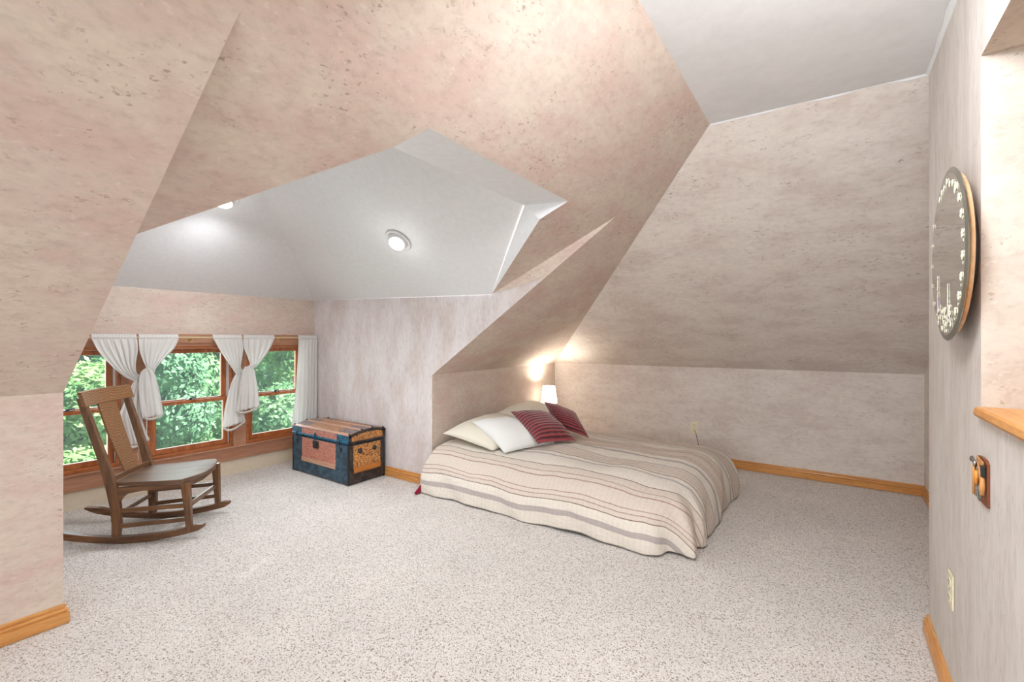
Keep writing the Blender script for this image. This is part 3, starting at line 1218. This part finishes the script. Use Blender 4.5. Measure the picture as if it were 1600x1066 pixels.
# top: stamped panels and slats following the dome
def dome(y):
    P = lid_pts[1:8]
    for (a, za), (b2, zb) in zip(P, P[1:]):
        if a <= y <= b2:
            return za + (zb - za) * (y - a) / (b2 - a)
    return .44
def top_strip(name, xa, xb, ya, yb, m_, h=.003, par=None):
    bm = nb()
    n = 8
    rr = []
    for i in range(n + 1):
        y = ya + (yb - ya) * i / n
        rr.append([(xa, y, dome(y) + .0004), (xa, y, dome(y) + h), (xb, y, dome(y) + h), (xb, y, dome(y) + .0004)])
    loft(bm, rr)
    bmesh.ops.recalc_face_normals(bm, faces=bm.faces)
    return obj(name, bm, m_, par or lid)
top_strip('top_panel', TX0 + .20, TX1 - .20, TY0 + .03, TY1 - .03, M['tin_top'], .003)
for xa, xb in ((TX0 + .004, TX0 + .198), (TX1 - .198, TX1 + .0)):
    top_strip('top_end_sheet', xa, xb, TY0 + .03, TY1 - .03, M['worn_tin'], .0025)
for y in (TY0 + .002, TY0 + .125, TY0 + .235, TY1 - .030):
    top_strip('top_slat', TX0 + .002, TX1 + .002, y, y + .026, M['slat'], .006)
for xx in (TX0 + .01, TX1 - .004):
    for y in (TY0 + .015, TY0 + .138, TY0 + .248, TY1 - .017):
        bm = nb()
        ball(bm, (xx, y, dome(y) + .006), .012, 1, .9, .7)
        obj('slat_clamp', bm, M['dark_metal'], lid, True)
# centre latch, side hooks
la = nb()
box(la, (-3.835, TY0 - .018, .352), (-3.81, TY0 - .010, .400), .003)
tube(la, [(-3.822, TY0 - .015, .395), (-3.822, TY0 - .026, .37), (-3.822, TY0 - .018, .335)], .006, 8)
obj('latch_hasp', la, M['blue_bright'], tr_)
la = nb()
box(la, (-3.862, TY0 - .012, .262), (-3.778, TY0 - .003, .330), .004)
ball(la, (-3.82, TY0 - .013, .293), .012, 1, .5, 1)
obj('lock_plate', la, M['dark_metal'], tr_)
for xx in (TX0 + .09, TX1 - .10):
    la = nb()
    tube(la, [(xx, TY0 - .008, .385), (xx - .006, TY0 - .017, .36), (xx, TY0 - .012, .33)], .005, 8)
    ball(la, (xx, TY0 - .008, .305), .012, 1, .5, 1.2)
    ball(la, (xx + .002, TY0 - .006, .288), .007, 1, .5, 1)
    obj('side_hook', la, M['dark_metal'], tr_)

# ------------------------------------------------------------ bed
mt = thing('mattress', 'queen mattress on the floor with red sheet showing below the striped comforter', 'mattress')
bm = nb()
box(bm, (-2.735, 2.78, .004), (-.80, 4.10, .285), .05, 4)
obj('mattress_body', bm, M['pillow_white'], mt, True)
bm = nb()   # corner of the red sheet that trails out at the head
rr = []
for i in range(9):
    t = i / 8
    rr.append([(-2.735 + .012 * math.sin(5 * t), 2.70 - .165 * t, .006 + .05 * (1 - t) ** 2 + .006), (-2.722, 2.70 - .172 * t, .030 + .13 * (1 - t)), (-2.715, 2.70 - .165 * t, .006)])
loft(bm, rr)
o = obj('red_sheet_corner', bm, M['sheet_red'], mt, True)
o['label'] = 'crimson sheet corner trailing on the carpet'

# comforter
QX0, QX1, QY0, QY1 = -2.735, -.90, 2.95, 3.98   # flat inner rectangle
NU, NV = 220, 220


def cloth_pt(a, b_):
    qx = min(max(a, QX0), QX1)
    qy = min(max(b_, QY0), QY1)
    dx, dy = a - qx, b_ - qy
    e = math.hypot(dx, dy)
    near = b_ < QY0
    # profile: soft shoulder, slanting drop to the floor, small spread
    topz = .375 + .022 * math.sin((a + 2.7) * 1.7) - .02 * ((b_ - 3.45) / .55) ** 2
    hx = 0.0
    topz += hx
    if e < 1e-9:
        p = Vector((a, b_, topz))
        n = Vector((0, 0, 1))
        nx, ny = 0, 0
        z = topz
        drop = 0
    else:
        nx, ny = dx / e, dy / e
        wy = ny * ny
        L = .53
        t = min(1, e / L)
        run = (.36 if near else .24) * wy + .27 * (1 - wy)
        shoulder = 1 - (1 - t) ** 1.0
        outd = run * (1 - (1 - t) ** 2.3) * (1 - .30 * max(0.0, e / L - 1))
        z = topz * (1 - t ** 1.9) + .012 * t
        drop = t
        p = Vector((qx + nx * outd, qy + ny * outd, z))
    # folds that hang down the sides
    s = (a * 1.0 if abs(ny) > .7 else b_)
    per = math.atan2(ny, nx) * .5 + a * 1.1 + b_ * 1.1 if e > 0 else a + b_
    fold = (math.sin(per * 9 + 2 * math.sin(a * 3)) + .6 * math.sin(per * 21 + 1.7)) * .5
    amp = .020 * drop ** 1.5
    p.x += nx * fold * amp
    p.y += ny * fold * amp
    # corner bundle at the foot
    cx, cy = a - QX1, QY0 - b_
    if cx > 0 and cy > 0:
        k = min(1.0, min(cx, cy) / .30) * min(1.0, e / .5)
        wv_ = math.sin(math.atan2(cy, cx) * 9 + .6)
        p.x += nx * (.045 * wv_ * k + .02 * k)
        p.y += ny * (.045 * wv_ * k - .01 * k)
    # puffiness and crumples
    q = Vector((a, b_, 0))
    f = 1 - .55 * drop
    p.z += f * (.030 * noise.noise(q * 2.6) + .007 * math.sin(a * 5 + 3 * noise.noise(q * 2)) * math.sin(b_ * 4) + .010 * noise.noise(Vector((a * 3, b_ * 8, 2))) + .005 * noise.noise(Vector((a * 14, b_ * 10, 5))))
    if b_ > 3.55:
        p.z += f * .006 * noise.noise(Vector((a * 26, b_ * 12, 1))) * min(1, (b_ - 3.55) * 3)
    # hem follows the floor unevenly
    if drop > .93:
        p.z = max(.008, p.z)
    # the far foot corner spills outwards
    if a > -1.3 and b_ > 3.7:
        k = min(1, (a + 1.3)) * min(1, (b_ - 3.7) / .5)
        p.y += .15 * k
        p.x += .02 * k
    p.z = max(.008, p.z)
    return p


bm = nb()
uvl = bm.loops.layers.uv.new('UVMap')
A0, A1, B0, B1 = -2.735, QX1 + .53, QY0 - .53, QY1 + .40
grid = []
for i in range(NU + 1):
    row = []
    a = A0 + (A1 - A0) * i / NU
    for j in range(NV + 1):
        b_ = B0 + (B1 - B0) * j / NV
        row.append((bm.verts.new(cloth_pt(a, b_)), a, b_))
    grid.append(row)
for i in range(NU):
    for j in range(NV):
        q = [grid[i][j], grid[i + 1][j], grid[i + 1][j + 1], grid[i][j + 1]]
        f = bm.faces.new([x[0] for x in q])
        for lp, x in zip(f.loops, q):
            lp[uvl].uv = (x[1], x[2])
cf = obj('comforter', bm, M['comforter'], None, True)
tag(cf, 'beige and taupe striped comforter spread over the floor mattress', 'comforter')
md = cf.modifiers.new('solid', 'SOLIDIFY')
md.thickness = .012
md.offset = -1


def pillow(name, label, cat, corners, thick, mt_, group=None, pinch=.86, uvs=False, wr=.006):
    """corners a,b,c,d counter-clockwise seen from its visible face"""
    a, b_, c_, d = [Vector(p) for p in corners]
    cen = (a + b_ + c_ + d) / 4
    nrm = ((b_ - a).cross(d - a) + (d - c_).cross(b_ - c_)).normalized()
    bm = nb()
    uvl = bm.loops.layers.uv.new('UVMap')
    n = 36
    sides = []
    seed = random.random() * 50
    for sg in (1, -1):
        g = []
        for i in range(n + 1):
            u = i / n * 2 - 1
            row = []
            for j in range(n + 1):
                v_ = j / n * 2 - 1
                # pull edges in between the corners
                pu = u * (1 - .07 * (1 - v_ * v_) * abs(u) ** 3)
                pv = v_ * (1 - .07 * (1 - u * u) * abs(v_) ** 3)
                s, t = (pu + 1) / 2, (pv + 1) / 2
                p = (a * (1 - s) + b_ * s) * (1 - t) + (d * (1 - s) + c_ * s) * t
                h = (max(0, 1 - abs(u) ** 2.6) * max(0, 1 - abs(v_) ** 2.6)) ** .62
                h *= thick / 2 * (1 if sg > 0 else .35)
                edge = min(1, (1 - max(abs(u), abs(v_))) * 5)
                p = p + nrm * sg * (h + edge * wr * noise.noise(p * 9 + Vector((seed, 0, sg))) + edge * wr * .6 * math.sin(14 * math.atan2(v_, u)) * max(abs(u), abs(v_)) ** 3)
                row.append((bm.verts.new(p - cen), s, t))
            g.append(row)
        for i in range(n):
            for j in range(n):
                q = [g[i][j], g[i + 1][j], g[i + 1][j + 1], g[i][j + 1]]
                if sg < 0:
                    q = q[::-1]
                f = bm.faces.new([x[0] for x in q])
                for lp, x in zip(f.loops, q):
                    lp[uvl].uv = (x[1], x[2])
    bmesh.ops.remove_doubles(bm, verts=bm.verts, dist=.0004)
    o = obj(name, bm, mt_, None, True)
    o.location = cen
    tag(o, label, cat, group)
    return o


PIL = []
pillow('pillow', 'large cream pillow against the headboard wall, nearest the dormer corner', 'pillow',
       [(-2.69, 2.80, .455), (-2.17, 2.82, .375), (-2.10, 3.50, .41), (-2.67, 3.50, .52)], .23, M['pillow_cream'])
pillow('pillow', 'cream pillow against the headboard wall, farther one beside the lamp', 'pillow',
       [(-2.67, 3.52, .53), (-2.15, 3.52, .42), (-2.10, 4.10, .42), (-2.67, 4.12, .57)], .23, M['pillow_cream'])
pillow('pillow', 'smaller bright white pillow partly under the front red cushion', 'pillow',
       [(-2.49, 2.94, .555), (-2.06, 2.83, .370), (-1.82, 3.22, .405), (-2.23, 3.27, .56)], .19, M['pillow_white'])
pillow('cushion', 'ribbed wine-red cushion lying in front, nearer the white pillow', 'cushion',
       [(-2.22, 3.13, .64), (-1.86, 2.99, .44), (-1.70, 3.33, .42), (-2.05, 3.46, .60)], .17, M['velvet'], 'wine-red cushions on the bed')
pillow('cushion', 'ribbed wine-red cushion standing behind the other one, nearer the lamp', 'cushion',
       [(-2.13, 3.52, .69), (-1.94, 3.40, .50), (-1.66, 3.49, .42), (-1.85, 3.61, .60)], .16, M['velvet'], 'wine-red cushions on the bed')

# ------------------------------------------------------------ bedside lamp
lx, ly = -2.60, 4.42
lp_ = thing('table_lamp', 'small lamp with a glowing white cone shade in the corner behind the bed', 'lamp', (lx, ly, 0))
bm = nb()
lathe(bm, [(.001, .002), (.075, .002), (.075, .012), (.03, .024), (.018, .05), (.016, .30), (.026, .38), (.016, .46), (.010, .50), (.010, .60), (.001, .60)], 24)
obj('lamp_base', bm, M['brass'], lp_, True)
bm = nb()
lathe(bm, [(.094, .535), (.068, .722), (.066, .722), (.092, .535), (.094, .535)], 40)
sh = obj('lamp_shade', bm, M['shade'], lp_, True)
bm = nb()
ball(bm, (0, 0, .63), .022)
obj('bulb', bm, M['bulb'], lp_, True)
light('bedside_lamp_light', 'POINT', (lx, ly, .665), 19, (1, .92, .80), size=.03)

# ------------------------------------------------------------ dormer ceiling lights
nQ = Vector((0, -.667, -1)).normalized()
nW = Vector((.667, 0, -1)).normalized()


from mathutils.bvhtree import BVHTree
dorm = bpy.data.objects['ceiling_dormer'].data
dorm_bvh = BVHTree.FromPolygons([v_.co for v_ in dorm.vertices], [tuple(p_.vertices) for p_ in dorm.polygons])


def on_ceiling(p):
    o_ = Vector((-2.2, 1.6, 1.0))
    hit = dorm_bvh.ray_cast(o_, (p - o_).normalized())
    n_ = hit[1]
    return hit[0], (n_ if n_.dot(o_ - hit[0]) > 0 else -n_)


def can_light(loc, nrm, label, aim):
    o = thing('ceiling_light', label, 'ceiling light', loc, group=None)
    q = nrm.to_track_quat('Z', 'Y').to_matrix().to_4x4()
    bm = nb()
    lathe(bm, [(.100, .0005), (.101, .010), (.096, .015), (.086, .012), (.074, .002), (.070, .001)], 40, q)
    obj('trim_ring', bm, M['ring'], o, True)
    q2 = Vector(aim).normalized().to_track_quat('Z', 'Y').to_matrix().to_4x4()
    bm = nb()
    lathe(bm, [(.058, .046), (.066, .034), (.072, .012), (.070, -.004)], 32, q2)
    obj('eyeball', bm, M['white_metal'], o, True)
    bm = nb()
    lathe(bm, [(.001, .060), (.024, .058), (.044, .052), (.057, .045)], 28, q2)
    obj('bulb', bm, M['bulb'], o, True)
    return o


L1 = Vector((-2.594, 2.26, 1.992))
L2 = Vector((-3.61, 1.50, 2.272))
L1, nQ = on_ceiling(L1 + Vector((0, 0, .02)))
L2, nW = on_ceiling(L2)
can_light(L1, nQ, 'round white recessed eyeball light on the sloped dormer ceiling, fully visible', (.25, -.62, -.7))
can_light(L2, nW, 'recessed light on the dormer ceiling half hidden by the slope edge', (.3, -.2, -.8))
light('dormer_light_far', 'SPOT', L1 + Vector((.02, -.08, -.13)), 62, (.93, .96, 1), (math.radians(-32), math.radians(-6), 0), .05, spot=math.radians(165))
light('dormer_glow_far', 'POINT', L1 + Vector((.03, -.12, -.18)), .9, (.96, .98, 1), size=.04)
light('dormer_light_near', 'SPOT', L2 + Vector((.06, -.03, -.14)), 42, (.93, .96, 1), (0, math.radians(15), 0), .05, spot=math.radians(165))
light('dormer_glow_near', 'POINT', L2 + Vector((.08, -.04, -.14)), .7, (.96, .98, 1), size=.04)

# the main-room lamp itself (outside the frame, hanging on the ceiling)
ml = thing('ceiling_light', 'flush ceiling lamp of the main room, above the recess in the right wall', 'ceiling light', (.10, 1.45, 2.372))
bm = nb()
lathe(bm, [(.001, 0), (.07, 0), (.07, -.02), (.03, -.04), (.02, -.07), (.001, -.07)], 24)
obj('lamp_holder', bm, M['white_metal'], ml, True)

# ------------------------------------------------------------ round mirror
mr = thing('wall_mirror', 'round frameless mirror with painted white flowers on the right wall', 'mirror', (XR, 1.925, 1.508))
RM = Matrix.Rotation(-PI / 2, 4, 'Y')     # local +z -> world -x


bm = nb()
lathe(bm, [(.001, .022), (.238, .024), (.243, .026), (.243, .033), (.240, .037), (.001, .037)], 80, RM)
obj('wood_backing', bm, wood('mirror_backing_wood', srgb(226, 190, 150), srgb(196, 150, 106), 'Z'), mr, False)
bm = nb()
lathe(bm, [(.150, .001), (.150, .022)], 60, RM)
lathe(bm, [(.225, .037), (.225, .040)], 60, RM)
obj('spacer', bm, M['slot'], mr)
bm = nb()
lathe(bm, [(.001, .040), (.262, .040), (.263, .0425)], 96, RM)
lathe(bm, [(.263, .0425), (.246, .046)], 96, RM)
obj('bevelled_edge', bm, M['bevel'], mr)
bm = nb()
lathe(bm, [(.246, .046), (.001, .0461)], 96, RM)
obj('mirror_glass', bm, M['mirror'], mr)
fl_m = [plain('flower_cream', srgb(236, 232, 208), .6), plain('flower_lilac', srgb(214, 190, 204), .6)]


def petals(bm, th, rad, size, mi=0):
    y, z = rad * math.cos(th), rad * math.sin(th)     # y towards +Y (left in view)
    for kk in range(6):
        a = kk * 2 * PI / 5 + th * 3
        q = size * (.55 if kk < 5 else 0)
        res = bmesh.ops.create_icosphere(bm, subdivisions=1, radius=size * (.5 if kk < 5 else .4))
        for v2 in res['verts']:
            v2.co = Vector((-.0478 + v2.co.x * .25, y + v2.co.y + q * math.cos(a), z + v2.co.z + q * math.sin(a)))
            for f in v2.link_faces:
                f.material_index = mi


def fl_dot(th, rad, size):
    bm = nb()
    petals(bm, th, rad, size)
    obj('painted_flower', bm, fl_m, mr, True)


rnd = random.Random(7)
for d in (74, 84, 95, 106, 117, 64, 128):
    fl_dot(math.radians(d), .222 + rnd.uniform(-.01, .008), .011)
for d in range(-52, 58, 15):          # right-hand rim in view = towards -Y
    fl_dot(PI + math.radians(d), .225, .014)
    fl_dot(PI + math.radians(d + 5), .236, .005)
for d in range(-35, 50, 17):
    fl_dot(math.radians(d), .238, .008)
for kk in range(46):                  # bouquet at the bottom
    th = math.radians(rnd.uniform(-112, -52))
    fl_dot(th, rnd.uniform(.165, .235), rnd.uniform(.006, .010))
for yy, z0 in ((.125, -.165), (-.035, -.205)):     # two flower spikes
    bm = nb()
    for kk in range(14):
        zz = z0 + kk * .0085
        r_, th = math.hypot(yy, zz), math.atan2(zz, yy)
        petals(bm, th + rnd.uniform(-.03, .03), r_, .010 - kk * .0003, 1 if kk < 6 else 0)
    obj('flower_spike', bm, fl_m, mr, True)


# ------------------------------------------------------------ outlets
def outlet(loc, rotz, label):
    o = thing('wall_outlet', label, 'outlet', loc, rotz)      # local: plate in XZ, facing -Y
    bm = nb()
    box(bm, (-.036, -.006, -.058), (.036, -.0005, .058), .003, 3)
    obj('cover_plate', bm, M['ivory'], o)
    for zz in (.026, -.026):
        bm = nb()
        rr = []
        for yy in (-.0062, -.0085):
            rr.append([(.0165 * max(-1, min(1, 1.25 * math.cos(a))), yy, zz + .0145 * math.sin(a)) for a in [2 * PI * q / 24 for q in range(24)]])
        loft(bm, rr)
        rc_ = obj('receptacle', bm, M['ivory'], o)
        bm = nb()
        box(bm, (-.0075, -.0092, zz - .001), (-.0055, -.0086, zz + .008))
        box(bm, (.0055, -.0092, zz - .001), (.0075, -.0086, zz + .008))
        tube(bm, [(0, -.0092, zz - .007), (0, -.0084, zz - .007)], .0022, 8)
        obj('slots', bm, M['slot'], rc_)
    bm = nb()
    tube(bm, [(0, -.0085, 0), (0, -.006, 0)], .003, 10)
    obj('screw', bm, M['steel'], o)
    return o


outlet((-1.142, YB, .352), 0, 'ivory duplex outlet on the back knee wall behind the bed')
outlet((XR, 2.13, .395), PI / 2 * -1, 'ivory duplex outlet low on the right wall above the baseboard')
bm = nb()
tube(bm, [(-1.135, YB - .013, .322), (-1.120, YB - .03, .30), (-1.105, YB - .022, .22), (-1.085, YB - .02, .15), (-1.08, YB - .03, .03), (-1.10, YB - .06, .008), (-1.5, 4.70, .008), (-2.2, 4.55, .008), (lx + .085, ly + .02, .008)], .003, 8)
tag(obj('power_cord', bm, M['cord']), 'thin brown cord running down from the back wall outlet', 'cord')

# ------------------------------------------------------------ miniature tool plaque on the right wall
pq = thing('tool_plaque', 'small wooden wall plaque with miniature hand tools on the right wall', 'wall decoration', (XR, 1.724, .868))
pq.scale = (.5, .80, .80)
# local coordinates here: y (world Y) positive = left in view, x negative = off the wall
bm = nb()
prof = [(.060, .062), (.05, .078), (.0, .082), (-.04, .080), (-.062, .070), (-.062, -.072), (.060, -.072)]
prism(bm, prof, 0, -.012, -.0005)
obj('board', bm, wood('plaque_wood', srgb(150, 84, 50), srgb(104, 52, 28), 'Z'), pq)
light_wood = wood('tool_handle_wood', srgb(222, 166, 100), srgb(196, 132, 70), 'Z')
bm = nb()
tube(bm, [(-.022, .066, .045), (-.022, .070, -.062)], .008, 10)
hm = obj('hammer', bm, light_wood, pq, True)
bm = nb()
tube(bm, [(-.024, .088, .056), (-.024, .075, .056), (-.024, .06, .052), (-.024, .045, .046)], [.011, .009, .007, .010], 12)
obj('hammer_head', bm, M['steel'], hm, True)
bm = nb()
tube(bm, [(-.022, .040, .026), (-.022, .040, -.018)], .010, 10)
sd = obj('screwdriver', bm, plain('orange_handle', srgb(236, 150, 60), .4), pq, True)
bm = nb()
tube(bm, [(-.022, .040, -.018), (-.022, .042, -.062)], .003, 8)
obj('screwdriver_shaft', bm, M['steel'], sd, True)
bm = nb()   # handsaw: handle and hanging blade
for a, b2, w_ in (((-.018, .040, .070), (-.018, -.035, .062), .016), ((-.018, .035, .066), (-.018, .0, .0), .012), ((-.018, -.030, .058), (-.018, -.002, .0), .010)):
    bar(bm, [a, b2], .006, w_, up=(0, 0, 1) if abs(a[2] - b2[2]) < .03 else (0, 1, 0))
sw = obj('saw', bm, light_wood, pq)
bm = nb()
box(bm, (-.016, -.004, -.060), (-.014, .022, .006), .0005)
obj('saw_blade', bm, M['steel'], sw)
bm = nb()
tube(bm, [(-.024, -.045, .025), (-.024, -.043, -.01), (-.024, -.045, -.035)], [.008, .013, .009], 12)
bs = obj('brush', bm, light_wood, pq, True)
bm = nb()
box(bm, (-.030, -.055, .024), (-.016, -.035, .062), .003)
obj('brush_bristles', bm, M['dark_metal'], bs)
bm = nb()
for sg in (-1, 1):
    tube(bm, [(-.020, .010 + sg * .004, -.030), (-.020, .010 + sg * .014, -.045), (-.020, .012 + sg * .006, -.066)], .0045, 8)
ball(bm, (-.020, .010, -.026), .009, .6, 1, 1.2)
obj('pliers', bm, M['steel'], pq, True)

# ------------------------------------------------------------ outside: lawn far below and trees
bm = nb()
poly(bm, [(-36, -16, -3.0), (-5.0, -16, -3.0), (-5.0, 26, -3.0), (-36, 26, -3.0)])
struct('ground', bm, M['grass'])


def tree(loc, rad, hgt, mt_, n, leaf, label, seed):
    rnd = random.Random(seed)
    o = thing('tree', label, 'tree', (loc[0], loc[1], -3.0), group=None)
    bm = nb()
    tube(bm, [(0, 0, 0), (.05, .04, 1.0), (-.03, .06, 2.2), (.05, 0, hgt * .8)], [.16, .13, .10, .04], 10)
    obj('trunk', bm, M['bark'], o, True)
    bm = nb()
    lobes = [(Vector((rnd.uniform(-.5, .5) * rad, rnd.uniform(-.6, .6) * rad, hgt * rnd.uniform(.14, .82))), rad * rnd.uniform(.38, .62)) for _ in range(16)]
    for _ in range(n):
        c0, r0 = rnd.choice(lobes)
        d = Vector((rnd.gauss(0, 1) + .5, rnd.gauss(0, 1), rnd.gauss(0, 1))).normalized()
        p = c0 + d * r0 * rnd.uniform(.8, 1.05)
        # small spray of three leaves
        for q in range(3):
            nrm = (d + Vector((rnd.uniform(-.7, .7), rnd.uniform(-.7, .7), rnd.uniform(-.3, .9)))).normalized()
            t = nrm.cross(Vector((rnd.gauss(0, 1), rnd.gauss(0, 1), rnd.gauss(0, 1)))).normalized()
            s = nrm.cross(t)
            L = leaf * rnd.uniform(.7, 1.3)
            b0 = p + t * L * .1 + Vector((rnd.uniform(-1, 1), rnd.uniform(-1, 1), rnd.uniform(-1, 1))) * leaf * .5
            v4 = [bm.verts.new(b0), bm.verts.new(b0 + t * L * .5 + s * L * .26), bm.verts.new(b0 + t * L), bm.verts.new(b0 + t * L * .5 - s * L * .26)]
            bm.faces.new(v4)
    obj('foliage', bm, mt_, o)
    # inner mass so that no sky shows through the crown
    bm = nb()
    for c0, r0 in lobes:
        ball(bm, c0, r0 * .86, sub=3)
    for v2 in bm.verts:
        v2.co += v2.normal * .0 + Vector((noise.noise(v2.co * 4), noise.noise(v2.co * 4 + Vector((9, 0, 0))), noise.noise(v2.co * 4 + Vector((0, 9, 0))))) * .12
    obj('inner_foliage', bm, mt_, o, True)
    return o


LF = M['leaf']
spots = [(-7.8, 1.35, 1.0, 4.5, LF[0], 15000, .085, 'light green leafy tree nearest the left and middle windows', 1),
         (-7.8, 4.35, 1.0, 4.5, LF[1], 14000, .085, 'mid green leafy tree nearest the right window', 2),
         (-11.8, -.6, 1.35, 5.2, LF[1], 9000, .12, 'mid green tree of the second row, seen through the left window', 3),
         (-11.8, 3.2, 1.35, 5.2, LF[2], 9000, .12, 'blue-green tree of the second row, between the two nearest trees', 4),
         (-11.8, 7.0, 1.35, 5.2, LF[0], 9000, .12, 'light green tree of the second row, seen through the right window', 5),
         (-18.0, .0, 2.9, 8.2, LF[2], 8000, .2, 'tall tree of the third row, on the left', 6),
         (-18.0, 6.2, 2.9, 8.2, LF[1], 8000, .2, 'tall tree of the third row, in the middle', 7),
         (-18.0, 12.4, 2.9, 8.2, LF[2], 8000, .2, 'tall tree of the third row, on the right', 8),
         (-27.5, 4.6, 4.2, 11.5, LF[1], 7000, .3, 'biggest tree at the very back, left', 9),
         (-27.5, 14.0, 4.2, 11.5, LF[2], 7000, .3, 'biggest tree at the very back, right', 10)]
for x, y, r_, h_, mm_, n_, lf_, lb_, sd_ in spots:
    tree((x, y), r_, h_, mm_, n_, lf_, lb_, sd_)
